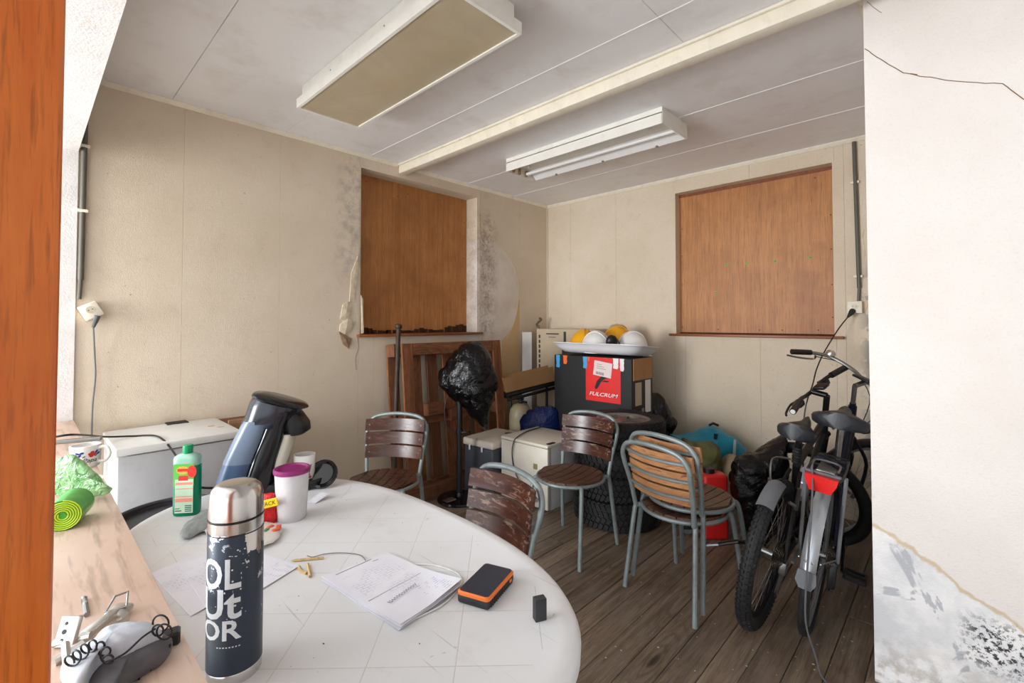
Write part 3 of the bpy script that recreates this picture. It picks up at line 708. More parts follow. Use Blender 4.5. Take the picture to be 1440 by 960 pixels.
def cogs(bike, x, z, y0, radii, name, mat):
    m = MB()
    for i, r in enumerate(radii):
        n = max(20, int(r * 480)); poly = []
        for k in range(n * 2): a = pi * k / n; q = r if k % 2 else r - 0.004; poly.append((q * cos(a), q * sin(a)))
        m.prism(poly, 0, 0.0022, T(x, y0 - i * 0.0052, z) @ RX(pi / 2))
    return m.build(name, mat, bike, 0)
def place(o, C, th, lean): o.matrix_world = T(*C) @ RZ(pi / 2 + th) @ RX(lean)
def steer(p, ax, s): return T(*p) @ Matrix.Rotation(s, 4, V(ax)) @ T(*(-V(p)))
AXH = V((-0.35, 0, 0.94)).normalized()

# ---------------- silver-mudguard city bicycle
b = thing('city_bicycle', 'dark blue city bicycle with silver mudguard, luggage rack and red rear reflector', 'bicycle')
place(b, (-0.515, 2.485, 0), R(3.3), R(7.2))
r, wb = 0.345, 1.07; fm = M['navy']
wheel(b, 'rear_wheel', T(0, 0, r), r, 0.042, 0, M['silver'], 36)
bbp = (0.45, 0, 0.29); seat = (0.285, 0, 0.66); hd0 = V((wb - 0.05, 0, r)) + AXH * 0.43; hd1 = V((wb - 0.05, 0, r)) + AXH * 0.60
F_ = MB().tube([bbp, seat], 0.019, 12).tube([bbp, hd0 + V((-0.01, 0, 0.02))], 0.027, 12).tube(cr([seat, (0.55, 0, 0.60), hd1 - AXH * 0.05], 5), 0.019, 12).tube([hd0, hd1], 0.022, 12)
for s in (-1, 1): F_.tube([(0.0, s * 0.062, r), (0.28, s * 0.045, 0.31), bbp], 0.0105, 8).tube([(0.0, s * 0.062, r), (0.285, s * 0.022, 0.62)], 0.009, 8)
F_.lathe([(0.03, -0.04), (0.03, 0.04)], 14, T(*bbp) @ RX(pi / 2)).build('frame', fm, b)
sp = MB().tube([V(seat) - V((0.01, 0, -0.03)), (0.235, 0, 0.88)], 0.0145, 12).build('seat_post', M['chrome'], b)
MB().tube([(0.285, -0.03, 0.665), (0.285, 0.03, 0.665)], 0.014, 10).lathe([(0.024, -0.012), (0.024, 0.012)], 12, T(0.28, 0, 0.672)).build('seat_clamp', M['chrome'], sp)
saddle(b, 0.215, 0.935, 0.27, 0.235, M['saddle'])
def fender(Mx, r0, a0, a1, wv, n=28):
    rr = []
    for i in range(n + 1):
        a = R(a0 + (a1 - a0) * i / n); ring = []
        for q in range(9):
            t_ = -1 + q / 4; ring.append(((r0 - 0.016 * t_ * t_) * cos(a), wv / 2 * t_, (r0 - 0.016 * t_ * t_) * sin(a)))
        for q in range(8, -1, -1):
            t_ = -1 + q / 4; ring.append(((r0 - 0.0022 - 0.016 * t_ * t_) * cos(a), wv / 2 * t_ * 0.97, (r0 - 0.0022 - 0.016 * t_ * t_) * sin(a)))
        rr.append(ring)
    return MB().rings(rr, True, Mx)
fd = fender(T(0, 0, r), r + 0.022, 40, 172, 0.056).build('rear_mudguard', M['silver'], b, 50)
m = MB()
a = R(171); q0 = V(((r + 0.024) * cos(a), 0, r + (r + 0.024) * sin(a)))
m.prism([(-0.036, 0.012), (0.036, 0.012), (0.042, -0.03), (0.024, -0.058), (-0.024, -0.058), (-0.042, -0.03)], 0, 0.004, frame(q0, (0, 0.85, 0), (0.10, 0, 0.99), (-0.99, 0, 0.10)))
m.build('mud_flap', M['greyrub'], fd, 30)
for s in (-1, 1): MB().tube([(-0.005, s * 0.066, r), (-0.33, s * 0.037, r + 0.10)], 0.0026, 6).build('mudguard_stay', M['silver'], fd)
for k in (0, 1): MB().lathe([(0.006, 0), (0.004, 0.004)], 8, T(*(V(((r + 0.022) * cos(R(164)), 0.012 * (1 if k else -1), r + (r + 0.022) * sin(R(164)))))) @ RY(-pi / 2)).build('rivet', M['chrome'], fd)
rk = MB()
for s in (-1, 1): rk.tube(cr([(0.24, s * 0.03, 0.70), (0.12, s * 0.055, 0.755), (-0.20, s * 0.062, 0.765), (-0.285, s * 0.05, 0.765)], 4), 0.006, 8)
for xx in (-0.285, -0.2, -0.08, 0.04, 0.12): rk.tube([(xx, -0.058, 0.763), (xx, 0.058, 0.763)], 0.005, 8)
rk_ = rk.build('luggage_rack', M['bikeblack'], b)
MB().rbox((-0.19, -0.035, 0.745), (-0.02, 0.035, 0.772), 0.006, 2).build('rack_battery_plate', M['steel'], rk_)
MB().tube(cr([(-0.22, -0.045, 0.785), (-0.15, -0.04, 0.80), (-0.15, 0.04, 0.80), (-0.22, 0.045, 0.785)], 4), 0.004, 6).build('spring_clamp', M['steel'], rk_)
for s in (-1, 1): MB().tube([(0.0, s * 0.072, r - 0.01), (-0.16, s * 0.07, 0.755)], 0.0075, 8).build('rack_stay', M['silver'], rk_)
MB().tube([(-0.12, -0.05, 0.775), (-0.05, 0.0, 0.785), (0.03, 0.05, 0.775)], 0.011, 8).tube([(0.0, -0.05, 0.775), (-0.03, 0.055, 0.778)], 0.010, 8).build('folded_strap', M['navy'], rk_)
lm = MB().prism([(-0.056, 0.026), (0.056, 0.026), (0.052, 0.0), (0.036, -0.034), (-0.036, -0.034), (-0.052, 0.0)], 0, 0.03, frame((-0.285, 0, 0.752), (0, -1, 0), (0, 0, 1), (-1, 0, 0))).build('rear_reflector', M['red'], b, 30)
MB().rbox((-0.288, -0.062, 0.778), (-0.262, 0.062, 0.788), 0.004, 1).build('reflector_bracket', M['greyrub'], lm)
ch = MB()
ch.prism([(-0.06, 0.05), (0.45, 0.065), (0.52, 0.03), (0.52, -0.06), (0.45, -0.10), (-0.06, -0.05)], -0.006, 0.006, frame((0, -0.062, 0.31), (1, 0, 0), (0, 0, 1), (0, -1, 0)))
cogs(b, 0, r, -0.036, (0.055, 0.05, 0.045, 0.04, 0.034, 0.028), 'cassette', M['chain'])
cogs(b, 0.45, 0.29, -0.052, (0.082,), 'chainring', M['chain'])
MB().tube([(0.0, -0.05, r + 0.05), (0.45, -0.053, 0.29 + 0.08)], 0.004, 5).tube([(0.0, -0.05, r - 0.05), (0.45, -0.053, 0.29 - 0.08)], 0.004, 5).build('chain', M['chain'], b)
MB().rbox((-0.02, -0.075, r - 0.13), (0.02, -0.045, r - 0.01), 0.008, 2).lathe([(0.02, -0.004), (0.02, 0.004)], 12, T(0.01, -0.055, r - 0.13) @ RX(pi / 2)).build('derailleur', M['black'], b)
pedal(b, bbp, R(-120), -1, M['bikeblack']); pedal(b, bbp, R(60), 1, M['bikeblack'])
MB().tube([(0.30, 0.085, 0.26), (0.02, 0.095, 0.25)], [0.009, 0.007], 8).build('kickstand', M['silver'], b)
MB().tube(cr([(-0.27, 0.04, 0.80), (-0.34, 0.02, 0.72), (-0.375, 0.005, 0.55), (-0.392, -0.005, 0.38), (-0.375, -0.02, 0.22), (-0.345, -0.06, 0.10), (-0.335, -0.085, 0.03), (-0.33, -0.105, 0.008)], 6), 0.0085, 6, flat=0.4).build('hanging_strap', M['greyrub'], b)
S = steer(hd0, AXH, R(-38))
fw = wheel(b, 'front_wheel', S @ T(wb, 0, r), r, 0.034, 0, M['silver'], 36)
fk = MB()
for s in (-1, 1): fk.tube(cr([(wb, s * 0.052, r), V((wb - 0.035, s * 0.048, r + 0.22)), V((wb - 0.05, s * 0.04, r)) + AXH * 0.39, hd0 + V((0, s * 0.02, -0.02))], 4), [0.010] * 8 + [0.013] * 5, 8, M=S)
fk.tube([hd0 - AXH * 0.03, hd1 + AXH * 0.02], 0.016, 10, M=S).build('fork', M['navy'], b)
fender(S @ T(wb, 0, r), r + 0.022, 30, 150, 0.058).build('front_mudguard', M['bikeblack'], b, 50)
st0 = hd1 + AXH * 0.02; st1 = hd1 + AXH * 0.13
MB().tube([st0, st1], 0.0125, 12, M=S).tube([st1, st1 + V((0.06, 0, 0.03))], 0.014, 12, M=S).build('stem', M['steel'], b)
hc = st1 + V((0.06, 0, 0.03))
bar = [hc + V(p) for p in ((-0.215, 0.32, 0.03), (-0.12, 0.305, 0.045), (-0.02, 0.24, 0.055), (0.03, 0.12, 0.03), (0.02, 0.0, 0), (0.03, -0.12, 0.03), (-0.02, -0.24, 0.055), (-0.12, -0.305, 0.045), (-0.215, -0.32, 0.03))]
hb = MB().tube(cr(bar, 6), 0.011, 10, M=S).build('handlebar', M['steel'], b)
for s in (-1, 1):
    MB().tube([hc + V((-0.225, s * 0.322, 0.028)), hc + V((-0.105, s * 0.303, 0.047))], 0.017, 12, M=S).build('grip', M['black'], hb)
    MB().tube(cr([hc + V((-0.08, s * 0.285, 0.035)), hc + V((-0.07, s * 0.30, 0.01)), hc + V((-0.14, s * 0.335, -0.005)), hc + V((-0.22, s * 0.35, -0.005))], 4), 0.006, 8, M=S).build('brake_lever', M['steel'], hb)
MB().lathe([(0.0, 0.028), (0.012, 0.027), (0.024, 0.018), (0.028, 0.004), (0.028, 0.0), (0.01, -0.012)], 18, S @ T(*(hc + V((-0.035, 0.235, 0.07))))).build('bell', M['chrome'], hb)
MB().rbox((-0.03, -0.05, 0), (0.03, 0.05, 0.014), 0.005, 2, S @ T(*(hc + V((-0.02, 0, 0.012))))).build('display', M['black'], hb)
for s in (-1, 1): MB().tube(cr([hc + V((-0.07, s * 0.29, 0.03)), hc + V((0.10, s * 0.22, 0.02)), hc + V((0.16, s * 0.06, -0.10)), hd0 + V((0.06, 0, 0.0))], 5), 0.0028, 6, M=S).build('brake_cable', M['black'], hb)
MB().lathe([(0.0, 0), (0.03, 0.0), (0.036, 0.02), (0.03, 0.05), (0.0, 0.055)], 16, S @ T(*(hd0 + V((0.07, 0, 0.03)))) @ RY(pi / 2)).build('headlamp', M['black'], b)

# ---------------- black mountain bicycle
b = thing('mountain_bicycle', 'black mountain bicycle with knobbly rear tyre beside the blue city bicycle', 'bicycle')
place(b, (-0.695, 2.365, 0), R(-0.3), R(8.8))
r, wb = 0.335, 1.05; fm = M['bikeblack']
wheel(b, 'rear_wheel', T(0, 0, r), r, 0.060, 80, M['bikeblack'], 32)
bbp = (0.42, 0, 0.30); seat = (0.28, 0, 0.68); hd0 = V((wb - 0.05, 0, r)) + AXH * 0.44; hd1 = V((wb - 0.05, 0, r)) + AXH * 0.56
F_ = MB().tube([bbp, seat], 0.017, 12).tube([bbp, hd0], 0.021, 12).tube([seat, hd1 - AXH * 0.02], 0.018, 12).tube([hd0, hd1], 0.021, 12)
for s in (-1, 1): F_.tube([(0.0, s * 0.066, r), (0.27, s * 0.045, 0.31), bbp], 0.010, 8).tube([(0.0, s * 0.066, r), (0.10, s * 0.052, 0.50), (0.27, s * 0.022, 0.66)], 0.009, 8)
F_.lathe([(0.026, -0.036), (0.026, 0.036)], 14, T(*bbp) @ RX(pi / 2)).build('frame', fm, b)
sp = MB().tube([V(seat) - V((0.005, 0, -0.02)), (0.238, 0, 0.83)], 0.0142, 12).build('seat_post', M['bikeblack'], b)
sus = MB()
for k in range(6): sus.lathe([(0.019, 0), (0.022, 0.006), (0.019, 0.012)], 12, T(0.262 - k * 0.004, 0, 0.70 + k * 0.014))
sus.build('suspension_boot', M['rubber'], sp)
saddle(b, 0.215, 0.885, 0.27, 0.165, M['saddle'])
rr = fender(T(0, 0, r), r + 0.020, 96, 126, 0.070, 12).build('short_mudguard', M['greyrub'], b, 50)
MB().tube(cr([(-0.02, 0.036, r + 0.345), (-0.01, 0.045, 0.74), (0.08, 0.05, 0.75), (0.23, 0.02, 0.72)], 5), 0.0045, 6).build('mudguard_bracket', M['steel'], rr)
cogs(b, 0, r, -0.028, (0.065, 0.06, 0.054, 0.048, 0.042, 0.036, 0.03), 'cassette', M['chain'])
cogs(b, 0.42, 0.30, -0.05, (0.095, 0.075), 'chainring', M['chain'])
MB().tube([(0.0, -0.045, r + 0.05), (0.42, -0.05, 0.30 + 0.09)], 0.004, 5).tube([(0.03, -0.05, r - 0.17), (0.42, -0.05, 0.30 - 0.09)], 0.004, 5).build('chain', M['chain'], b)
dr = MB().rbox((-0.015, -0.08, r - 0.07), (0.03, -0.05, r - 0.01), 0.008, 2).tube([(0.01, -0.065, r - 0.06), (0.03, -0.05, r - 0.18)], 0.009, 8)
dr.build('derailleur', M['steel'], b)
cogs(b, 0.03, r - 0.18, -0.048, (0.02,), 'jockey_wheel', M['black'])
pedal(b, bbp, R(200), 1, M['bikeblack']); pedal(b, bbp, R(20), -1, M['bikeblack'])
MB().tube([(0.12, 0.07, 0.30), (-0.02, 0.13, 0.33), (-0.05, 0.20, 0.29)], [0.011, 0.010, 0.007], 8).build('folded_kickstand', M['bikeblack'], b)
MB().tube([(-0.05, 0.20, 0.29), (-0.07, 0.255, 0.265)], [0.007, 0.0065], 8).lathe([(0.012, 0), (0.012, 0.006)], 10, T(-0.07, 0.255, 0.262)).build('kickstand_foot', M['silver'], b)
for s in (-1, 1): MB().tube([(0.12, s * 0.055, 0.53), (0.09, s * 0.062, 0.64)], 0.009, 8).tube([(0.10, s * 0.055, 0.55), (0.085, s * 0.03, 0.565)], 0.008, 8).build('brake_arm', M['steel'], b)
S = steer(hd0, AXH, R(80))
fw = wheel(b, 'front_wheel', S @ T(wb, 0, r), r, 0.052, 0, M['bikeblack'], 32)
fk = MB()
for s in (-1, 1):
    fk.tube([(wb, s * 0.058, r), V((wb - 0.035, s * 0.058, r)) + AXH * 0.22], 0.017, 10, M=S).tube([V((wb - 0.035, s * 0.058, r)) + AXH * 0.2, V((wb - 0.05, s * 0.055, r)) + AXH * 0.41], 0.0125, 10, M=S)
fk.tube([V((wb - 0.05, -0.06, r)) + AXH * 0.41, V((wb - 0.05, 0.06, r)) + AXH * 0.41], 0.018, 10, M=S).tube([hd0 - AXH * 0.03, hd1 + AXH * 0.02], 0.015, 10, M=S).build('fork', M['bikeblack'], b)
st1 = hd1 + AXH * 0.13
MB().tube([hd1, st1], 0.016, 12, M=S).tube([st1, st1 + V((0.075, 0, 0.025))], 0.016, 12, M=S).build('stem', M['bikeblack'], b)
hc = st1 + V((0.075, 0, 0.025))
bar = [hc + V(p) for p in ((-0.055, 0.315, 0.02), (-0.02, 0.16, 0.02), (0, 0.06, 0), (0, -0.06, 0), (-0.02, -0.16, 0.02), (-0.055, -0.315, 0.02))]
hb = MB().tube(cr(bar, 6), 0.011, 10, M=S).build('handlebar', M['bikeblack'], b)
for s in (-1, 1):
    gp = MB().tube([hc + V((-0.057, s * 0.322, 0.02)), hc + V((-0.028, s * 0.195, 0.02))], 0.0175, 12, M=S).build('grip', M['black'], hb)
    MB().tube([hc + V((-0.0575, s * 0.3235, 0.02)), hc + V((-0.058, s * 0.326, 0.02))], 0.0125, 12, M=S).build('grip_cap', M['white'], hb)
    MB().tube(cr([hc + V((0.0, s * 0.14, 0.0)), hc + V((0.04, s * 0.16, -0.01)), hc + V((0.02, s * 0.26, -0.015)), hc + V((0.0, s * 0.30, -0.015))], 4), 0.006, 8, M=S).build('brake_lever', M['black'], hb)
    MB().rbox((-0.02, -0.028, -0.026), (0.03, 0.028, 0.004), 0.007, 2, S @ T(*(hc + V((0.0, s * 0.155, 0.0))))).build('shifter', M['black'], hb)
MB().rbox((-0.03, -0.035, 0), (0.03, 0.035, 0.02), 0.006, 2, S @ T(*(hc + V((-0.06, 0.0, 0.02))))).build('bike_computer', M['black'], hb)
MB().lathe([(0.012, 0.0205), (0.012, 0.0215)], 14, S @ T(*(hc + V((-0.06, 0.015, 0.0))))).build('round_dial', M['white'], hb)
MB().lathe([(0.009, 0.0205), (0.009, 0.0215)], 14, S @ T(*(hc + V((-0.065, -0.02, 0.0))))).build('yellow_button', simple('yellow_plastic', (222, 214, 40), 0.4), hb)
bt = MB().lathe([(0.034, 0), (0.036, 0.01), (0.036, 0.06), (0.031, 0.07), (0.036, 0.08), (0.036, 0.15), (0.018, 0.185), (0.018, 0.2)], 18, T(0.50, 0, 0.40) @ RY(R(40)) @ T(-0.06, 0, 0.03)).build('bottle', M['silver'], b)
# ================================================================== CLUTTER ALONG THE WALLS
def bagmat(name, rgb, rough=0.25, bump=0.6, sc=14):
    t = NT(name); c = srgb(*rgb)
    rd = lambda s, d: t.ma('ABSOLUTE', t.ma('SUBTRACT', t.noise(s, 3, 0.5, dist=d), 0.5))
    a = t.noise(sc, 5, 0.6, dist=1.2)
    t.bump(t.ma('ADD', t.ma('ADD', rd(sc, 0.8), t.ma('MULTIPLY', rd(sc * 2.6, 1.2), 0.5)), t.ma('MULTIPLY', a, 0.5)), bump, 0.025)
    return t.out(c, rough, Specular_IOR_Level=0.4)
M['binbag'] = bagmat('black_bin_liner', (5, 5, 7), 0.2, 0.75, 9)
M['bluebag'] = bagmat('blue_liner', (8, 34, 88), 0.2, 0.8, 12)
M['tealbag'] = bagmat('teal_bag', (20, 140, 172), 0.35, 0.5, 9)
M['card'] = simple('cardboard', (176, 132, 88), 0.85, var=0.08, bump=0.1, bs=90)
M['greycard'] = simple('pale_cardboard', (196, 178, 152), 0.8, var=0.07)
M['blackcard'] = simple('black_carton', (15, 15, 16), 0.55, var=0.1)
M['tank'] = simple('beige_enamel', (176, 164, 134), 0.4, var=0.1)

# white worktop fridge by the left wall
fr = thing('worktop_fridge', 'white worktop fridge against the left wall behind the coffee machine', 'fridge')
fx0, fx1, fy0, fy1 = -3.285, -2.785, 0.300, 0.815
MB().rbox((fx0, fy0 + 0.004, 0.0), (fx1 - 0.03, fy1 - 0.004, 0.765), 0.006, 1).build('cabinet', simple('fridge_side', (200, 201, 202), 0.45, var=0.04), fr)
MB().rbox((fx1 - 0.032, fy0 + 0.006, 0.05), (fx1 - 0.004, fy1 - 0.002, 0.760), 0.008, 2).build('door', simple('fridge_door', (192, 193, 195), 0.45, var=0.04, dirt=(150, 149, 147), dirt_amt=0.25), fr)
wt = MB().rbox((fx0, fy0 - 0.002, 0.765), (fx1 + 0.006, fy1 + 0.004, 0.802), 0.007, 2).build('worktop', M['white'], fr)
p = on(248, 594, Z=0.802); gr = MB()
for k in range(4): gr.rbox((p.x - 0.045 + k * 0.025, p.y - 0.05, 0.801), (p.x - 0.028 + k * 0.025, p.y + 0.05, 0.808), 0.002, 1)
for k in (-0.045, 0.0, 0.045): gr.box((p.x - 0.047, p.y + k - 0.006, 0.8015), (p.x + 0.05, p.y + k + 0.006, 0.805))
tag(gr.build('metal_grate', M['black'], None, 0), 'small black metal grate lying on the worktop fridge', 'grate')
for px, py in ((297, 599), (310, 600)):
    p = on(px, py, Z=0.802); MB().lathe([(0.018, 0.0), (0.018, 0.0006)], 16, T(p.x, p.y, 0.802)).build('stain', simple('stain', (196, 176, 142), 0.7), wt)
# brick-red box behind the fridge
bx = thing('tool_crate', 'reddish brown crate peeking out beyond the worktop fridge', 'crate', (-3.17, 0.93, 0))
MB().rbox((-0.11, -0.10, 0), (0.11, 0.10, 0.79), 0.004, 1).build('crate_body', wood('crate_wood', (92, 50, 32), (120, 70, 44), 'Z', 0.7), bx)
for zz in (0.28, 0.52, 0.76): MB().rbox((0.108, -0.105, zz), (0.12, 0.105, zz + 0.055), 0.002, 1).build('crate_slat', wood('crate_wood_pale', (150, 116, 84), (170, 132, 96), 'Y', 0.7), bx)
# dark round tub
tb_ = thing('dark_tub', 'dark grey round tub between the fridge and the table', 'tub', (-2.46, 0.455, 0))
tm = simple('dark_grey_plastic', (62, 62, 66), 0.5, var=0.1)
MB().lathe([(0.17, 0), (0.205, 0.55), (0.198, 0.55), (0.165, 0.012)], 40).build('tub_body', tm, tb_)
MB().tube([(0.208 * cos(a), 0.208 * sin(a), 0.555) for a in (2 * pi * k / 48 for k in range(48))], 0.010, 8, True).build('rim', tm, tb_)
MB().lathe([(0.20, 0.535), (0.12, 0.542), (0.02, 0.545)], 40).build('lid', tm, tb_)

# pallet leaning on the left wall
pl = thing('wooden_pallet', 'stained wooden pallet leaning upright against the left wall', 'pallet')
PW, PH = 1.15, 1.215
pl.matrix_world = frame((-3.03, 1.985, 0.005), (0, 1, 0), (-1, 0, 0), (0, 0, 1)) @ RX(R(-5.6))   # local x along wall, y away from the wall, z up
Mirror = None
def bd(n, a, b, mat): MB().rbox((a[0], -b[1], a[2]), (b[0], -a[1], b[2]), 0.003, 1).build(n, mat, pl, 30)
for xx, wv in ((0.0, 0.10), (0.215, 0.10), (0.375, 0.105), (0.54, 0.115), (0.715, 0.10), (0.875, 0.10), (1.04, 0.11)):
    bd('deck_board', (xx, -0.14, 0.0), (xx + wv, -0.12, PH), M['pallet'])
for zz in (0.0, 0.55, PH - 0.10): bd('stringer_board', (0, -0.12, zz), (PW, -0.10, zz + 0.10), M['palleth'])
for xx in (0.0, 0.525, PW - 0.10):
    for zz in (0.0, 0.55, PH - 0.10): bd('block', (xx, -0.10, zz), (xx + 0.10, -0.022, zz + 0.10), M['palleth'])
for xx in (0.06, 1.045): bd('runner_board', (xx, -0.022, 0.0), (xx + 0.10, 0.0, PH), M['pallet'])
for zz in (0.0, PH - 0.095): bd('runner_board', (0.165 if zz else 0.0, -0.022, zz), (1.04 if zz else PW, 0.0, zz + 0.095), M['palleth'])
bd('block', (0.30, -0.10, 0.62), (0.46, -0.03, 0.72), M['palleth'])
plk = MB().rbox((-3.022, 2.02, 0.001), (-3.0, 2.74, 0.10), 0.003, 1).build('loose_board', M['palleth'], None, 30)
tag(plk, 'loose wooden board on edge at the foot of the pallet', 'board')
# iron bar
ib = thing('iron_bar', 'rusty iron bar with round head leaning beside the window', 'bar')
rust = simple('rusty_iron', (66, 54, 44), 0.6, 0.5, var=0.3, vs=20)
pt = on(560.5, 459, X=-3.115); pb = on(552, 730, Z=0)
MB().tube([pb, pt], 0.0175, 12).build('shaft', rust, ib)
MB().lathe([(0.018, -0.02), (0.026, -0.012), (0.029, 0.0), (0.026, 0.014), (0.012, 0.02)], 16, T(*pt)).build('head', rust, ib)

# patio heater under a bin liner
ph = thing('patio_heater', 'black patio heater stand with round base and knobs', 'heater', tuple(on(646, 702, Z=0)))
blk = M['blackgloss']
MB().lathe([(0.17, 0.0), (0.172, 0.008), (0.165, 0.018), (0.10, 0.026), (0.035, 0.032), (0.03, 0.06), (0.0, 0.06)], 48).build('base', blk, ph)
MB().tube([(0, 0, 0.03), (0, 0, 1.02)], 0.021, 14).build('pole', M['black'], ph)
MB().tube([(0, 0, 0.50), (0, 0, 0.55)], 0.028, 14).build('collar', M['black'], ph)
MB().tube([(0.02, 0, 0.52), (0.07, 0.03, 0.53)], 0.008, 8).lathe([(0.018, 0), (0.018, 0.012)], 12, T(0.07, 0.03, 0.522)).build('knob', M['black'], ph)
MB().rbox((-0.02, -0.15, 0.024), (0.04, -0.06, 0.032), 0.003, 1).build('foot_pedal', M['steel'], ph)
MB().tube(cr([(-0.02, -0.02, 0.95), (-0.10, -0.06, 0.75), (-0.09, -0.06, 0.58), (-0.02, -0.02, 0.52)], 6), 0.004, 6).build('cord', M['black'], ph)
MB().lathe([(0.02, 0.98), (0.06, 1.0), (0.065, 1.05), (0.02, 1.08)], 24).build('heater_head', M['steel'], ph)
D = 3.70
ol = [on(a, c, D=D) for a, c in ((672, 477), (655, 480), (640, 492), (628, 507), (618, 524), (617, 540), (627, 553), (643, 566), (657, 580), (672, 594), (685, 606), (688, 590), (690, 575), (698, 555), (700, 538), (696, 515), (688, 492))]
bb = puff(ol, -VH, 0.17, 4, 0.016, 7, 16, 136, 0.016).build('bin_liner_cover', M['binbag'], None, 80)
tag(bb, 'black bin liner pulled over the head of the patio heater', 'bag')

# cool box
cbx = thing('cool_box', 'dark grey cool box with off-white lid', 'cool box', (-2.83, 2.77, 0), R(5))
MB().rbox((-0.165, -0.22, 0), (0.150, 0.20, 0.375), 0.015, 3).build('body', simple('slate_plastic', (66, 70, 80), 0.5, var=0.06), cbx)
ld = MB().rbox((-0.175, -0.23, 0.375), (0.158, 0.21, 0.435), 0.016, 3).build('lid', simple('offwhite_plastic', (214, 206, 190), 0.45, var=0.05, dirt=(170, 156, 130), dirt_amt=0.25), cbx)
for xx in (-0.09, 0.045): MB().rbox((xx - 0.008, -0.238, 0.345), (xx + 0.008, -0.227, 0.385), 0.003, 1).build('latch', M['white'], ld)
MB().lathe([(0.035, 0.435), (0.033, 0.438), (0.02, 0.436)], 20, T(0.05, 0.1, 0)).build('cup_hollow', M['steel'], ld)
# small white fridge
sf = thing('small_fridge', 'small off-white fridge with black cable over its top', 'fridge', (-2.415, 2.87, 0), R(1))
MB().rbox((-0.235, -0.18, 0.0), (0.235, 0.225, 0.462), 0.008, 2).build('cabinet', simple('fridge_enamel', (206, 208, 208), 0.4, var=0.05, dirt=(170, 168, 160), dirt_amt=0.2), sf)
MB().rbox((-0.235, -0.225, 0.01), (0.235, -0.184, 0.455), 0.008, 2).build('door', simple('fridge_front', (218, 212, 198), 0.4, var=0.05), sf)
MB().rbox((-0.238, -0.228, 0.458), (0.238, 0.228, 0.482), 0.008, 2).build('top', simple('fridge_top', (222, 216, 200), 0.4, var=0.05), sf)
MB().rbox((0.10, -0.229, 0.29), (0.14, -0.224, 0.33), 0.002, 1).build('badge', simple('badge_gold', (168, 152, 108), 0.4, 0.4), sf)
MB().rbox((0.20, -0.20, 0.480), (0.23, -0.12, 0.488), 0.003, 1).build('hinge', M['black'], sf)
cb = MB().tube(cr([on(762, 600, Z=0.49), on(742, 606, Z=0.488), on(728, 614, Z=0.49), on(722, 622, Y=2.63), on(720, 640, Y=2.63), on(724, 662, Y=2.63), on(734, 685, Y=2.62), on(742, 705, Y=2.6), (-2.28, 2.57, 0.005)], 6), 0.0045, 6).build('fridge_cable', M['black'], None)
tag(cb, 'black cable draped over the small off-white fridge', 'cable')

# tyres
def tread():
    t = NT('tyre_rubber'); t.bump(t.noise(60, 3), 0.3, 0.004)
    return t.out(t.mix(t.mr(t.noise(12, 4), 0.4, 0.7), srgb(14, 14, 16), srgb(30, 29, 29)), 0.65)
M['tyre'] = tread()
def tyre(label, loc, rz, r, w_, blocks, rim):
    t = thing('car_tyre', label, 'tyre', loc, rz, 'stacked car tyres')
    h = w_ / 2; ri = r * 0.62
    prof = [(ri, -h * 0.72), (ri + 0.012, -h * 0.92), (r * 0.82, -h), (r - 0.022, -h * 0.93), (r - 0.010, -h * 0.80), (r - 0.008, 0), (r - 0.010, h * 0.80), (r - 0.022, h * 0.93), (r * 0.82, h), (ri + 0.012, h * 0.92), (ri, h * 0.72), (ri - 0.012, 0.0), (ri, -h * 0.72)]
    MB().lathe(prof, 60, T(0, 0, h), False).build('carcass', M['tyre'], t, 50)
    m = MB()
    for k in range(blocks):
        a0 = 2 * pi * k / blocks
        for row in (-1, 0, 1, 2):
            zc = h + (row - 0.5) * w_ * 0.215; sk = (0.5 if row in (-1, 1) else 0.0) * 2 * pi / blocks
            for sub in (0,):
                a = a0 + sk; lean = 0.45 * (1 if row > 0 else -1)
                loc_ = RZ(a) @ T(r - 0.012, 0, zc) @ RX(lean)
                wd = 2 * pi * r / blocks * 0.36
                m.box((0, -wd, -w_ * 0.098), (0.012, wd, w_ * 0.098), loc_)
        for s in (-1, 1):
            loc_ = RZ(a0) @ T(r - 0.026, 0, h + s * h * 0.90); m.box((0, -0.009, -0.008), (0.015, 0.009, 0.008), loc_)
    m.build('tread', M['tyre'], t, 0)['kind'] = 'stuff'
    if rim:
        rm = simple('alloy_rim', (150, 142, 132), 0.45, 0.6, var=0.15, dirt=(96, 84, 72), dirt_amt=0.5)
        rr = MB().lathe([(ri - 0.006, 0.02), (ri + 0.008, w_ * 0.93), (ri - 0.004, w_ * 0.95), (ri - 0.016, w_ * 0.88), (ri - 0.02, 0.04)], 48, None, False).build('rim', rm, t, 40)
        for k in range(5):
            a = 2 * pi * k / 5
            MB().prism([(0.03, -0.03), (ri * 0.6, -0.022), (ri - 0.008, -0.045), (ri - 0.008, 0.045), (ri * 0.6, 0.022), (0.03, 0.03)], w_ * 0.70, w_ * 0.84, RZ(a)).build('spoke', rm, rr, 40)
        MB().lathe([(0.055, w_ * 0.66), (0.055, w_ * 0.86), (0.03, w_ * 0.88), (0.0, w_ * 0.87)], 20).build('hub_cap', M['steel'], rr)
    else:
        rm = M['black']; MB().lathe([(ri + 0.004, 0.03), (ri - 0.005, w_ - 0.03), (0.05, w_ * 0.5), (0.0, w_ * 0.5)], 32, None, False).build('rim', rm, t, 40)
tc = (-1.785, 2.955)
zt = 0
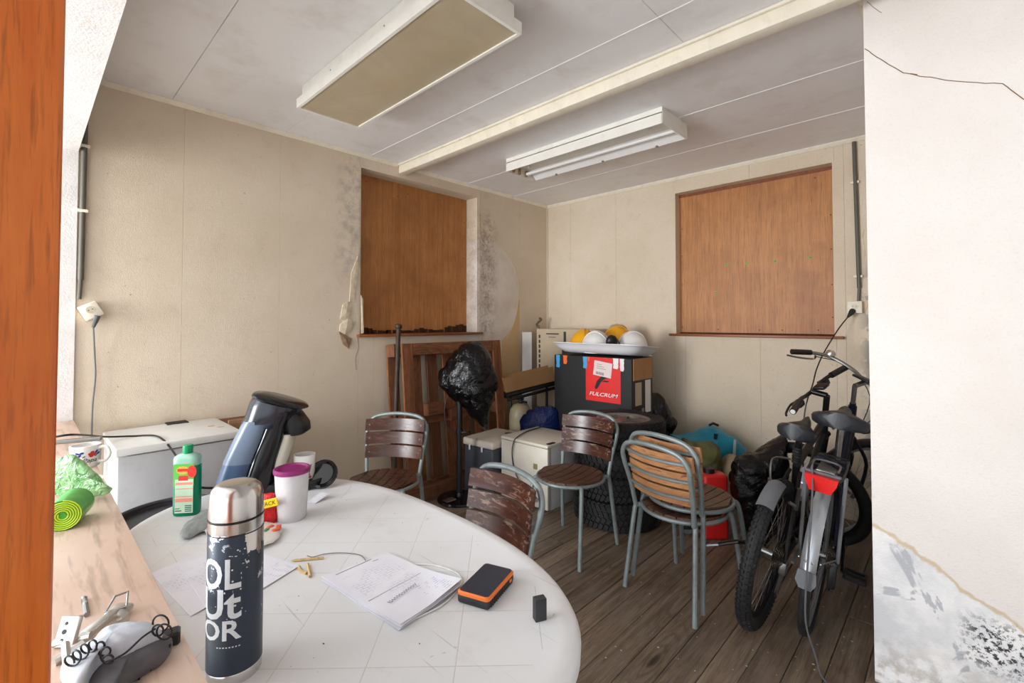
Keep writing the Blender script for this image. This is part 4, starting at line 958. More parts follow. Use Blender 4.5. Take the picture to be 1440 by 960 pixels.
for k, (lab, dx, dy, r_, w_, bl, rm) in enumerate((('lowest car tyre of the stack, standing on the floor boards', 0, 0, 0.305, 0.185, 52, False), ('second tyre from the floor in the car tyre stack', -0.01, 0.012, 0.295, 0.175, 54, False),
        ('third tyre from the floor in the car tyre stack', 0.004, -0.008, 0.302, 0.185, 46, False), ('topmost car tyre of the stack with a grey alloy rim', 0.05, 0.0, 0.29, 0.175, 50, True))):
    tyre(lab, (tc[0] + dx, tc[1] + dy, zt), k * 0.7, r_, w_, bl, rm); zt += w_ - 0.002

# black wheel carton
cx0, cx1, cy0, cy1, cz = -2.60, -1.835, 3.262, 3.60, 1.095
ct = thing('wheel_carton', 'tall black carton with a red printed label', 'box')
MB().rbox((cx0, cy0, 0), (cx1, cy1, cz), 0.004, 1).build('carton', M['blackcard'], ct, 0)
redm = simple('red_print', (222, 34, 30), 0.45, var=0.04); wm = simple('white_print', (236, 234, 232), 0.5, var=0.02)
P4 = [on(*q, Y=cy0) for q in ((826, 503), (872, 506), (872, 563), (824, 556))]
lx0, lx1 = P4[3].x, P4[2].x + 0.006; lz0, lz1 = 0.735, 1.094
lab = MB().box((lx0, cy0 - 0.0012, lz0), (lx1, cy0 + 0.001, lz1)).build('red_label', redm, ct, 0)
FM = lambda x, z, d=0.002: frame((x, cy0 - d, z), (1, 0, 0), (0, 0, 1), (0, -1, 0))
tx = textmb('FULCRUM', 0.062, 0.3, 0.0, 'CENTER', 0.0004); LW = lx1 - lx0
wdt = max(v[0] for v in tx.v) - min(v[0] for v in tx.v); k_ = LW * 0.82 / wdt
tx.v = [tuple(FM((lx0 + lx1) / 2, lz0 + 0.045) @ V((x * k_, y * 0.66, z + 0.0004))) for x, y, z in tx.v]; tx.build('brand_lettering', wm, lab, 0)
# black winged F emblem
em = MB(); cxm = (lx0 + lx1) / 2
arc = [(-0.075, 0), (-0.055, 0.05), (-0.015, 0.09), (0.04, 0.105), (0.085, 0.10), (0.06, 0.085), (0.02, 0.072), (-0.015, 0.045), (-0.035, 0.012), (-0.052, -0.012), (-0.07, -0.02)]
em.prism(arc, 0, 0.0004, FM(cxm, lz0 + 0.115)); em.prism([(-0.01, 0.048), (0.015, 0.060), (0.062, 0.060), (0.05, 0.048)], 0, 0.0004, FM(cxm, lz0 + 0.115)); em.build('emblem', M['black'], lab, 0)
stk = MB().prism([(-0.085, -0.06), (0.085, -0.06), (0.085, 0.06), (-0.085, 0.06)], 0, 0.0006, FM(cxm + 0.0, 1.0) @ RZ(R(-7))).build('address_sticker', simple('sticker_paper', (224, 208, 204), 0.6, var=0.03), lab, 0)
m = MB()
for k in range(9): m.box((-0.06 + k * 0.009, -0.05, 0.0006), (-0.06 + k * 0.009 + 0.004 + 0.002 * (k % 2), -0.028, 0.001), FM(cxm, 1.0) @ RZ(R(-7)))
for k in range(3): m.box((-0.06, 0.0 + k * 0.016, 0.0006), (0.03 - 0.02 * k, 0.003 + k * 0.016, 0.001), FM(cxm, 1.0) @ RZ(R(-7)))
m.build('barcode', simple('grey_print', (110, 90, 88), 0.6), stk, 0)
cols = [simple('blue_tape', (70, 160, 214), 0.5), simple('orange_tape', (236, 110, 40), 0.5), simple('white_tape', (226, 222, 222), 0.5)]
for px, ci, wv, zl in ((785, 0, 0.045, 0.11), (795, 1, 0.045, 0.075), (823, 0, 0.045, 0.10), (866, 2, 0.05, 0.085), (875, 2, 0.04, 0.10), (828, 1, 0.02, 0.035)):
    p = on(px, 508, Y=cy0); x_ = max(cx0 + 0.024, min(cx1 - 0.025, p.x)); m = MB(); n = 6
    poly = [(-wv / 2, 0), (wv / 2, 0)] + [(wv / 2 - rnd.uniform(0, 0.006), -zl * q / n) for q in range(1, n)] + [(wv / 2 - 0.01, -zl)] + [(-wv / 2 + 0.004, -zl * 0.96)] + [(-wv / 2 + rnd.uniform(0, 0.006), -zl * q / n) for q in range(n - 1, 0, -1)]
    m.prism(poly, 0, 0.0006, FM(x_, cz - 0.001, 0.0016)); m.build('packing_tape', cols[ci], ct, 0)
# flap and stickers on the carton's right side
MB().box((cx1 + 0.002, cy0 + 0.015, cz - 0.17), (cx1 + 0.006, cy1 - 0.02, cz), frame((0, 0, 0), (1, 0, 0), (0, 1, 0), (0, 0, 1))).build('flap', M['card'], ct, 0)
MB().box((cx1, cy0 + 0.05, cz - 0.37), (cx1 + 0.0012, cy0 + 0.15, cz - 0.19)).build('sticker', M['greycard'], ct, 0)
MB().box((cx1, cy0 + 0.21, cz - 0.44), (cx1 + 0.0012, cy0 + 0.30, cz - 0.18)).build('sticker', wm, ct, 0)
MB().box((cx1, cy0 + 0.15, cz - 0.72), (cx1 + 0.0012, cy0 + 0.19, cz - 0.40)).build('tape_strip', M['steel'], ct, 0)

# white tray
ty = thing('white_tray', 'shallow white plastic tray lying on the black carton', 'tray', (-2.185, 3.42, cz + 0.014))
ty.rotation_euler = (R(-5.5), 0, 0)
def rr_(a, b_, z): return [(x, y, z) for x, y in sup(a, b_, 5, 64)]
MB().rings([rr_(0.30, 0.12, 0.0), rr_(0.35, 0.16, 0.006), rr_(0.405, 0.20, 0.04), rr_(0.435, 0.225, 0.078), rr_(0.445, 0.235, 0.080), rr_(0.445, 0.235, 0.075), rr_(0.432, 0.222, 0.072), rr_(0.395, 0.19, 0.038), rr_(0.36, 0.155, 0.012), rr_(0.02, 0.02, 0.010)]).build('tray_shell', simple('tray_white', (232, 232, 234), 0.35, var=0.03), ty, 60)
# hard hats
hy = simple('yellow_shell', (236, 170, 22), 0.35, var=0.08); hw = simple('white_shell', (226, 224, 220), 0.35, var=0.04); hbr = simple('brown_band', (120, 62, 30), 0.6)
def hat(label, px, py, Dd, shell, tilt, muffs):
    h = thing('hard_hat', label, 'hard hat', (0, 0, 0), 0, 'hard hats on the tray'); p = on(px, py, D=Dd)
    p.z = max(cz + 0.045, p.z - 0.02)
    h.matrix_world = T(*p) @ tilt @ Matrix.Diagonal((1.0, 1.0, 1.16, 1))
    rg_ = []
    for j in range(9):
        a = pi / 2 * j / 8; rg_.append([(0.128 * cos(a) ** 0.9 * cos(b), 0.108 * cos(a) ** 0.9 * sin(b), 0.135 * sin(a)) for b in (2 * pi * q / 28 for q in range(28))])
    inner = [[(x * 0.96, y * 0.96, z * 0.96) for x, y, z in r] for r in reversed(rg_)]
    MB().rings(rg_[:-1] + [[(x * 0.3, y * 0.3, z) for x, y, z in rg_[-2]][:0] or rg_[-1]]).build('shell', shell, h, 60)
    rg2 = [[((0.129 + e + (0.035 * max(0, cos(b)) if e else 0)) * cos(b), (0.109 + e) * sin(b), zz - (0.012 if e else 0)) for b in (2 * pi * q / 28 for q in range(28))] for e, zz in ((0, 0.012), (0.012, 0.004), (0.012, 0.0), (0, 0.006))]
    rg2.append(rg2[0]); MB().rings(rg2, False).build('brim', shell, h, 60)
    for yy in (-0.03, 0.0, 0.03): MB().tube([(0.120 * cos(a), yy, 0.004 + 0.134 * sin(a) * (1 - (yy / 0.2) ** 2)) for a in (pi * (0.12 + 0.76 * q / 12) for q in range(13))], 0.005, 6).build('ridge', shell, h, 60)
    MB().lathe([(0.100, -0.010), (0.100, 0.002), (0.094, 0.002), (0.094, -0.010)], 28, Matrix.Diagonal((1.12, 0.98, 1, 1)), False).build('headband', hbr, h)
    for s in muffs:
        mf = MB().rings([[(0.043 * k * cos(b), s * (0.128 + d), -0.035 + 0.052 * k * sin(b)) for b in (2 * pi * q / 18 for q in range(18))] for k, d in ((0.9, -0.012), (1, 0), (0.98, 0.018), (0.8, 0.034), (0.4, 0.04))]).build('ear_muff', M['black'], h, 60)
        MB().tube([(0.0, s * 0.15, -0.02), (0, s * 0.145, 0.05)], 0.006, 6).build('muff_arm', M['black'], mf)
    return h
hz = cz + 0.014
RYAW = RZ(YAW)
hat('yellow hard hat at the tray end beside the pale carton', 818, 484, 4.14, hy, RYAW @ RZ(R(100)) @ RX(R(14)), ())
hat('white hard hat lying between the two yellow hard hats', 839, 488, 3.99, hw, RZ(R(12)) @ RX(R(6)), ())
hat('yellow hard hat behind the black ear defender cup in the tray', 866, 480, 4.15, hy, RYAW @ RY(R(18)), ())
hat('white hard hat at the tray end above the cardboard flap', 888, 489, 3.88, hw, RYAW @ RY(R(12)), ())
em_ = thing('ear_defender', 'loose black ear defender cup between the hard hats', 'ear defenders')
p = on(861, 481, D=3.80); em_.location = p
MB().rings([[(0.05 * k * cos(b), d, 0.06 * k * sin(b)) for b in (2 * pi * q / 18 for q in range(18))] for k, d in ((0.85, 0.03), (1, 0.02), (1, 0), (0.8, -0.02), (0.4, -0.026))], True, RZ(YAW + 0.5) @ RX(R(20)) @ RY(R(-30))).build('cup', M['black'], em_, 60)
MB().tube([(0.02, 0, 0.05), (0.05, 0.02, 0.0), (0.06, 0.03, -0.04)], 0.006, 6).build('band', M['black'], em_)

# pale carton behind
gb = thing('pale_carton', 'tall pale grey carton standing in the corner of the room', 'box')
MB().rbox((-3.15, 3.66, 0), (-2.42, 3.99, 1.315), 0.004, 1).build('carton', M['greycard'], gb, 0)
ink = simple('carton_ink', (62, 56, 52), 0.7)
FMg = lambda x, z: frame((x, 3.659, z), (1, 0, 0), (0, 0, 1), (0, -1, 0))
m = MB()
for k in range(7): m.box((0, k * -0.05, 0), (0.022, k * -0.05 + 0.034, 0.0006), FMg(-3.12, 1.22))
m.build('side_print', ink, gb, 0)
MB().box((0, 0, 0), (0.16, 0.012, 0.0006), FMg(-3.02, 1.26)).box((0.03, -0.03, 0), (0.12, -0.024, 0.0006), FMg(-3.02, 1.26)).build('top_print', ink, gb, 0)
MB().box((0, 0, 0), (0.03, 0.10, 0.0006), FMg(-2.80, 1.19)).box((-0.02, -0.16, 0), (0.16, -0.05, 0.0006), FMg(-2.80, 1.19)).build('symbol_print', ink, gb, 0)
# fluff / white cap on top of pale carton
tag(puff([on(a, c, D=4.55) for a, c in ((858, 459), (864, 456), (874, 456), (882, 461), (880, 466), (860, 466))], -VH, 0.08, 3, 0.012, 12, 6, 30).build('cloth_bundle', simple('dusty_cloth', (192, 176, 148), 0.9, var=0.15, vs=20), None, 80), 'dusty cloth bundle behind the yellow hard hat', 'cloth')
# stick in the corner
sk = thing('garden_cane', 'thin wooden cane with twisted top in the room corner', 'cane')
MB().tube([on(772, 535, D=4.9), on(765, 500, D=4.95), on(758, 466, D=5.0), on(757, 457, D=5.0)], 0.012, 8).build('shaft', wood('cane_wood', (116, 92, 62), (140, 112, 80)), sk)
MB().tube(cr([on(757, 460, D=5.0), on(755, 456, D=5.0), on(758, 452, D=5.0), on(761, 449, D=5.0), on(758, 447, D=5.0)], 4), 0.012, 8).build('twist', simple('olive_twist', (92, 84, 50), 0.8), sk)
MB().tube([on(772, 535, D=4.9), V((-3.2, 3.62, 0.0))], 0.012, 8).build('lower_shaft', wood('cane_wood2', (116, 92, 62), (140, 112, 80)), sk)
# white board behind
tag(MB().prism([(-3.26, 3.56), (-3.21, 3.64), (-3.19, 3.63), (-3.24, 3.55)], 0.0, 1.28).build('white_plank', M['white'], None, 0), 'white plank standing on end between cane and carton', 'plank')

# brown long carton above the gas bottle, and the folded black frame under it
lc = thing('long_carton', 'open brown cardboard box lid lying aslant beside the black carton', 'box')
a0, a1 = on(712, 552, D=4.32), on(781, 535, D=4.44); u_ = (a1 - a0); L_ = u_.length; u_.normalize(); n_ = V((0, 0, 1)).cross(u_).normalized(); w_ = u_.cross(n_)
Mx = frame(a0, u_, n_, w_)
MB().box((0, 0, 0), (L_, 0.006, 0.135), Mx).build('side', M['card'], lc, 0)
MB().box((0, 0.006, 0.0), (L_, 0.15, 0.006), Mx).build('base', M['card'], lc, 0)
MB().box((0, 0.144, 0.006), (L_, 0.15, 0.135), Mx).build('side', M['card'], lc, 0)
MB().box((0, 0.006, 0.006), (0.006, 0.144, 0.135), Mx).build('end', M['card'], lc, 0)
ff = thing('folded_frame', 'folded black metal frame under the open cardboard lid', 'frame')
for k, (y0, z0) in enumerate(((0.0, -0.03), (0.05, -0.05), (0.09, -0.03), (0.02, -0.075), (0.13, -0.06))):
    MB().tube([Mx @ V((0.0, y0, z0)), Mx @ V((L_ * 0.98, y0 + 0.02, z0 + 0.012 * (k % 3)))], 0.014, 8).build('bar', M['black'], ff)
MB().box((0.0, 0.01, -0.045), (L_, 0.14, -0.004), Mx).build('tray', M['black'], ff, 0)
for xx in (0.06, L_ - 0.06): MB().tube([Mx @ V((xx, 0.11, -0.05)), V((*(Mx @ V((xx, 0.11, 0))).xy, 0.0))], 0.012, 8).build('leg', M['black'], ff)
gp = on(732, 585, D=4.42)
gt = thing('gas_bottle', 'beige gas bottle half hidden behind the cool box', 'gas bottle', (gp.x, gp.y, 0))
MB().lathe([(0.105, 0.0), (0.108, 0.03), (0.108, 0.50), (0.098, 0.56), (0.07, 0.60), (0.03, 0.615), (0.0, 0.616)], 32).build('cylinder', M['tank'], gt)
MB().lathe([(0.02, 0.61), (0.02, 0.645), (0.034, 0.65), (0.034, 0.665), (0.0, 0.668)], 14).tube([(0.02, 0, 0.635), (0.07, 0.01, 0.63)], 0.012, 8).build('valve', M['black'], gt)
ol = [on(a, c, D=4.13) for a, c in ((731, 602), (733, 588), (741, 577), (755, 571), (770, 570), (782, 574), (788, 590), (788, 650), (760, 668), (735, 655))]
tag(puff(ol, -VH, 0.10, 8, 0.014, 9, 10, 60, 0.012).build('blue_bag', M['bluebag'], None, 80), 'dark blue plastic sack behind the small fridge', 'bag')

# bags on the right
ol = [on(a, c, D=3.98) for a, c in ((902, 556), (915, 551), (930, 553), (938, 565), (944, 580), (950, 592), (948, 606), (942, 620), (938, 665), (905, 676), (895, 620))]
tag(puff(ol, -VH, 0.12, 12, 0.014, 9, 10, 66, 0.015).build('bin_bag', M['binbag'], None, 80), 'black bin bag squeezed between the tyres and the back wall', 'bag')
D = 3.66
tl = thing('teal_sack', 'turquoise woven plastic sack slumped against the back wall', 'sack')
ol = [on(a, c, D=D) for a, c in ((940, 616), (956, 612), (980, 606), (992, 600), (1003, 596), (1018, 602), (1034, 612), (1044, 622), (1050, 640), (1046, 700), (1010, 740), (960, 735), (945, 690))]
puff(ol, -VH, 0.16, 21, 0.02, 6, 9, 52, 0.015).build('sack', M['tealbag'], tl, 80)
MB().prism([(-0.01, -0.06), (0.012, -0.062), (0.016, 0.05), (0.0, 0.06)], 0, 0.004, frame(on(1032, 628, D=D - 0.145), RT, UP, -VH)).build('clear_tape', simple('clear_tape', (196, 206, 210), 0.15), tl, 0)
MB().prism([(-0.014, -0.02), (0.012, -0.024), (0.016, 0.016), (-0.01, 0.02)], 0, 0.004, frame(on(1006, 613, D=D - 0.135), RT, UP, -VH)).build('dark_patch', simple('dark_patch', (20, 50, 66), 0.5), tl, 0)
MB().tube([on(997, 598, D=D - 0.05), on(1003, 595, D=D - 0.05), on(1010, 598, D=D - 0.05)], 0.010, 8).build('handle', M['black'], tl)
ol = [on(a, c, D=3.30) for a, c in ((958, 622), (975, 620), (1000, 622), (1008, 628), (1012, 650), (1008, 700), (960, 700))]
tag(puff(ol, -VH, 0.12, 30, 0.018, 9, 6, 36, 0.01).build('olive_bag', simple('olive_cloth', (92, 92, 52), 0.85, var=0.3, vs=12, bump=0.4, bs=30), None, 80), 'olive cloth bag in front of the turquoise sack', 'bag')
p = on(1004, 700, D=3.02)
jc = thing('red_canister', 'red plastic canister behind the nested chairs', 'canister', (p.x, p.y, 0), YAW)
MB().rbox((-0.085, -0.06, 0.0), (0.07, 0.06, 0.41), 0.02, 3).build('body', simple('red_plastic', (206, 34, 30), 0.35, var=0.08), jc)
MB().lathe([(0.035, 0.40), (0.035, 0.44), (0.0, 0.445)], 16, T(-0.03, 0, 0)).build('cap', M['black'], jc)
ol = [on(a, c, D=3.3) for a, c in ((1012, 655), (1022, 640), (1032, 636), (1040, 650), (1036, 690), (1022, 705), (1012, 690))]
tag(puff(ol, -VH, 0.10, 33, 0.016, 10, 6, 28, 0.01).build('sandy_bag', simple('sandy_cloth', (142, 126, 100), 0.9, var=0.2, vs=14), None, 80), 'sandy paper bag between the red canister and the black sack', 'bag')
D = 2.92
ol = [on(a, c, D=D) for a, c in ((1028, 662), (1034, 646), (1052, 637), (1068, 633), (1082, 623), (1094, 615), (1103, 614), (1106, 640), (1104, 690), (1096, 735), (1078, 758), (1052, 752), (1036, 720), (1028, 690))]
tag(puff(ol, -VH, 0.13, 41, 0.012, 8, 12, 84, 0.02).build('black_sack', M['binbag'], None, 80), 'large shiny black sack behind the mountain bicycle', 'bag')
# odds and ends on the floor below
for k, (px, py, lab) in enumerate(((984, 744, 'dark roller skate frame on the floor behind the nested chairs'),)):
    p = on(px, py, Z=0.03); s = thing('roller_skate', lab, 'roller skate', (p.x, p.y, 0), YAW)
    MB().rbox((-0.12, -0.035, 0.04), (0.12, 0.035, 0.075), 0.01, 2).build('chassis', M['black'], s)
    for xx in (-0.08, -0.03, 0.03, 0.08): MB().lathe([(0.03, -0.014), (0.034, 0), (0.03, 0.014)], 16, T(xx, 0, 0.033) @ RX(pi / 2)).build('wheel', M['greyrub'], s)
# ================================================================== COUNTER AND WHAT LIES ON IT
CZ = 0.88
co = thing('counter_shelf', 'pale wooden counter board across the opening beside the pine post', 'counter')
MB().rbox((-3.28, -0.20, CZ - 0.03), (-0.46, 0.186, CZ), 0.003, 2).build('board', M['counter'], co)
for xx in (-3.1, -1.9, -0.6): MB().rbox((xx - 0.03, -0.17, 0), (xx + 0.03, 0.06, CZ - 0.03), 0.003, 1).build('support', M['lintel'], co, 0)
def wrap(m, r, ang0, z0, Mx=None, e=0.0004):
    """lay a flat (x, y) drawing round a cylinder of radius r"""
    out = MB(); out.f = m.f
    for x, y, z in m.v:
        a = ang0 + x / r; rr = r + e + z
        p = V((rr * cos(a), rr * sin(a), z0 + y)); out.v.append(tuple(Mx @ p) if Mx else tuple(p))
    return out
def disc(m, cx, cy, rx, ry, rot=0, n=14):
    m.add([(cx + rx * cos(a) * cos(rot) - ry * sin(a) * sin(rot), cy + rx * cos(a) * sin(rot) + ry * sin(a) * cos(rot), 0) for a in (2 * pi * k / n for k in range(n))], [tuple(range(n))]); return m
cera = simple('glazed_white', (236, 234, 228), 0.15, var=0.02)
blue = simple('cobalt_glaze', (34, 44, 132), 0.2); redg = simple('red_glaze', (196, 40, 34), 0.2); teal = simple('teal_glaze', (30, 110, 110), 0.2)
def towards(p): return math.atan2(-p.y, -p.x)      # angle at p that faces the camera
def mug(label, p, r, h, hang, papa):
    g = thing('mug', label, 'mug', p)
    MB().lathe([(0.0, 0.0), (r * 0.86, 0.0), (r * 0.93, 0.006), (r, h), (r - 0.003, h + 0.001), (r - 0.006, h), (r * 0.86, 0.01), (0.0, 0.008)], 36, None, False).build('body', cera, g, 40)
    hx = lambda d, z: (d * cos(hang), d * sin(hang), z)
    MB().tube(cr([hx(r * 0.95, h * 0.85), hx(r + 0.022, h * 0.88), hx(r + 0.032, h * 0.55), hx(r + 0.018, h * 0.25), hx(r * 0.90, h * 0.22)], 5), 0.0055, 8).build('handle', cera, g)
    f = towards(V(p)); rw = r * 0.97
    if papa:
        m = MB()
        for x, y, q in ((-0.030, 0.045, 0.6), (-0.022, 0.052, -0.4), (-0.016, 0.044, 0.9), (-0.01, 0.053, 0.2), (0.03, 0.053, 0.9), (0.036, 0.046, 0.3)): disc(m, x, y, 0.0065, 0.0035, q)
        wrap(m, rw, f, 0, e=0.0012).build('blue_petals', blue, g, 0)
        m = MB()
        for x, y in ((0.012, 0.047), (0.018, 0.052), (0.022, 0.045), (0.015, 0.041)): disc(m, x, y, 0.006, 0.005)
        wrap(m, rw, f, 0, e=0.0012).build('red_flower', redg, g, 0)
        m = MB()
        for x, y in ((-0.036, 0.043), (-0.004, 0.04), (0.028, 0.04)): disc(m, x, y, 0.005, 0.002, 0.5)
        wrap(m, rw, f, 0, e=0.0012).build('green_leaves', teal, g, 0)
        tx = textmb('Papa', 0.021, 0.3, 0, 'CENTER'); wrap(tx, rw, f + 0.25, 0.020, e=0.0016).build('name_lettering', M['black'], g, 0)
    else:
        m = MB()
        disc(m, 0.012, 0.02, 0.010, 0.004, 0.6); disc(m, 0.018, 0.014, 0.008, 0.004, 0.3); wrap(m, rw, f, 0, e=0.0012).build('red_leaf', redg, g, 0)
        m = MB()
        for k in range(5): disc(m, 0.016 + 0.002 * k, 0.026 + 0.008 * k, 0.005, 0.0016, 1.1)
        wrap(m, rw, f, 0, e=0.0012).build('black_stem', M['black'], g, 0)
    return g
p = on(120, 655, Z=CZ); mug('white mug with blue and red flowers reading Papa on the counter', (p.x, p.y, CZ), 0.043, 0.074, YAW + 0.15, True)
# roll of green bags
gn = NT('green_film'); a_ = gn.noise(10, 4, dist=1.0); gn.bump(gn.ma('ABSOLUTE', gn.ma('SUBTRACT', gn.noise(26, 3, dist=1.0), 0.5)), 0.9, 0.03)
gn.out(gn.mix(gn.mr(a_, 0.3, 0.7), srgb(120, 200, 116), srgb(204, 236, 190)), 0.18, Transmission_Weight=0.4, Alpha=1.0); M['film'] = gn.m
lime = simple('lime_film', (176, 216, 40), 0.3, var=0.2, vs=30); green = simple('green_roll', (70, 170, 60), 0.3, var=0.2, vs=30)
gr_ = thing('bin_bag_roll', 'roll of translucent green bin bags on the counter', 'bag roll')
cR = on(88, 698, D=1.12); ax = V((-0.95, 0.30, 0)).normalized(); cR.z = CZ + 0.036
sp = []
for k in range(120):
    a = k * 0.33; rr = 0.006 + 0.030 * k / 120; sp.append(cR + V((0, 0, 1)) * rr * sin(a) + ax.cross(V((0, 0, 1))) * rr * cos(a))
MB().lathe([(0.035, 0.0), (0.035, 0.004)], 28, T(*(cR + ax * 0.004)) @ ax.to_track_quat('Z', 'Y').to_matrix().to_4x4()).build('roll_core', simple('roll_core', (70, 170, 60), 0.4), gr_)
MB().tube([q + ax * 0.002 for q in sp[8:]], 0.0016, 5).build('roll_edge', simple('lime_edge', (206, 236, 60), 0.3, var=0.1), gr_)
rib = MB()
for k in range(len(sp) - 1): rib.add([sp[k], sp[k + 1], sp[k + 1] + ax * 0.1, sp[k] + ax * 0.1], [(0, 1, 2, 3)])
rib.build('wound_film', lime, gr_, 0)
qz = ax.to_track_quat('Z', 'Y').to_matrix().to_4x4()
MB().lathe([(0.0362, 0.002), (0.0362, 0.1)], 28, T(*cR) @ qz, False).build('outer_film', green, gr_)
pts = []
def film(u, v):
    base = on(82 + 72 * u, 705 - 6 * u - 62 * v * (1 - 0.55 * u), D=1.20 + 0.22 * v)
    base.z = max(CZ + 0.004, base.z); return base + V((0, 0, 0.012 * nz(base, 18, 5))) + ax * 0.02 * nz(base, 12, 2)
ol = [on(a, c, D=1.30) for a, c in ((72, 695), (74, 660), (84, 646), (100, 640), (116, 645), (128, 655), (138, 668), (146, 680), (157, 686), (140, 697), (110, 702))]
puff(ol, V((0.3, -0.6, 0.6)), 0.034, 51, 0.004, 20, 12, 110, 0.007).build('loose_bag', M['film'], gr_, 80)
tag(MB().box((-0.04, -0.03, 0), (0.04, 0.03, 0.0006), T(*on(128, 672, Z=CZ + 0.0006)) @ RZ(0.5)).build('paper_slip', simple('slip_paper', (240, 226, 216), 0.7, var=0.02), None, 0), 'small white paper slip under the green bags', 'paper')
# metal strip and crumbs at the far counter end
tag(MB().rbox((-0.10, -0.012, 0), (0.10, 0.012, 0.014), 0.002, 1, T(*on(100, 622, Z=CZ)) @ RZ(1.2)).build('metal_strip', M['steel'], None), 'grey metal strip lying on the counter behind the mug', 'metal strip')
# black cable
kb = MB().tube(cr([on(78, 614, Z=CZ + 0.03), on(100, 611, Z=CZ + 0.03), on(125, 612, Z=0.875), on(150, 614, Z=0.83), on(185, 613, Z=0.808), on(215, 612, Z=0.808), on(228, 617, Z=0.808), on(240, 630, X=-2.74), on(252, 648, X=-2.55), on(262, 668, X=-2.3), on(275, 683, X=-2.05), on(300, 686, Z=TZ + 0.006), on(330, 684, Z=TZ + 0.006)], 6), 0.0045, 8).build('appliance_cable', M['black'], None)
tag(kb, 'black appliance cable running over the worktop fridge to the coffee machine', 'cable')
# drill bit
a, c = on(118, 840, Z=CZ + 0.004), on(122, 864, Z=CZ + 0.004)
db = thing('drill_bit', 'short steel drill bit lying on the counter', 'drill bit')
MB().tube([a.lerp(c, 0.45), c], 0.0042, 10).build('shank', M['steel'], db)
d_ = (a - c).normalized(); e_ = d_.cross(V((0, 0, 1))).normalized(); m = MB()
for s in (0, pi): m.tube([c.lerp(a, 0.5 + 0.5 * k / 24) + (V((0, 0, 1)) * sin(k * 0.8 + s) + e_ * cos(k * 0.8 + s)) * 0.0024 for k in range(25)], 0.0022, 5)
m.build('flutes', M['steel'], db)
# hinges
zinc = simple('zinc', (206, 204, 198), 0.32, 0.85, var=0.08)
hg = thing('cabinet_hinge', 'bright metal cabinet hinge with mounting plate on the counter', 'hinge')
A = on(88, 915, Z=CZ + 0.004); B = on(88, 868, Z=CZ + 0.05)
pm = frame(on(72, 905, Z=CZ + 0.004), (0.68, 0.62, 0.0), (-0.35, 0.38, 0.86), (0.6, -0.65, 0.5))
pm = frame(on(90, 910, Z=CZ + 0.002), RT, V((-0.25, 0.25, 0.93)).normalized(), (-VH + V((0, 0, 0.3))).normalized())
pm = pm @ Matrix.Scale(0.8, 4)
MB().rbox((-0.020, 0, 0), (0.016, 0.052, 0.003), 0.001, 1, pm).rbox((0.012, 0, 0), (0.022, 0.054, 0.010), 0.003, 2, pm).build('mounting_plate', zinc, hg)
for yy, rr in ((0.012, 0.003), (0.026, 0.0042), (0.040, 0.003)): MB().lathe([(rr, 0.0032), (rr, 0.0036)], 12, pm @ T(-0.006, yy, 0)).build('screw_hole_shade', M['black'], hg)  # black discs on the plate, painted as the dark of screw holes
a, c = on(118, 892, Z=CZ + 0.012), on(164, 858, Z=CZ + 0.014); d_ = (c - a).normalized(); e_ = V((0, 0, 1)).cross(d_)
am = frame(a, d_, e_, (0, 0, 1)); L_ = (c - a).length
MB().rbox((0, -0.008, -0.008), (L_, 0.008, 0.004), 0.003, 2, am).build('arm', zinc, hg)
MB().rbox((L_ - 0.01, -0.014, -0.010), (L_ + 0.022, 0.016, 0.002), 0.006, 2, am).build('cup', zinc, hg)
MB().tube([am @ V(q) for q in ((L_ - 0.006, 0.014, 0.0), (L_ + 0.012, 0.014, 0.016), (L_ + 0.022, 0.0, 0.018), (L_ + 0.006, -0.012, 0.004))], 0.002, 6, True).build('spring', M['steel'], hg)
MB().tube([am @ V((L_ * 0.3, -0.03, -0.006)), am @ V((L_ * 0.85, -0.026, -0.004))], [0.012, 0.010], 8, flat=0.5).lathe([(0.004, 0), (0.004, 0.001)], 10, am @ T(L_ * 0.5, -0.03, 0.004)).build('link', zinc, hg)
MB().tube([on(76, 905, Z=CZ + 0.006), on(128, 893, Z=CZ + 0.012)], 0.006, 8).tube([on(76, 930, Z=CZ + 0.006), on(118, 905, Z=CZ + 0.012)], 0.007, 8).tube([on(95, 945, Z=CZ + 0.006), on(92, 905, Z=CZ + 0.02)], 0.005, 8).build('lower_links', zinc, hg)
# grey handset with coiled lead
hs = thing('handset', 'dusty grey handset with black coiled lead on the counter', 'handset')
gm_ = simple('dusty_grey', (190, 198, 208), 0.55, var=0.15, vs=30, dirt=(222, 224, 228), dirt_amt=0.6); dk = simple('dark_underside', (86, 86, 90), 0.6, var=0.2, vs=40)
zz = CZ + 0.034
ol = [on(a, c, Z=zz) for a, c in ((84, 958), (92, 932), (112, 918), (128, 910), (140, 896), (160, 885), (190, 881), (212, 880), (224, 886), (228, 895), (205, 907), (180, 922), (150, 930), (130, 944), (112, 965))]
puff(ol, (0, 0, 1), 0.022, 61, 0.004, 30, 7, 60, 0.0).build('shell', gm_, hs, 80)
ol = [on(a, c, Z=CZ + 0.016) for a, c in ((100, 970), (130, 944), (150, 932), (180, 924), (205, 908), (228, 896), (242, 902), (240, 916), (222, 928), (196, 944), (170, 965), (150, 985))]
puff(ol, (0, 0, 1), 0.020, 62, 0.004, 30, 6, 48, 0.0).build('underside', dk, hs, 80)
m = MB(); hp = [on(96, 932, Z=zz + 0.02), on(112, 920, Z=zz + 0.024), on(130, 908, Z=zz + 0.026), on(146, 914, Z=zz + 0.02), on(152, 930, Z=zz + 0.012)]; hp = cr(hp, 24); pts = []
for k, q in enumerate(hp): pts.append(q + (V((0, 0, 1)) * sin(k * 0.42) + RT * cos(k * 0.42)) * 0.008)
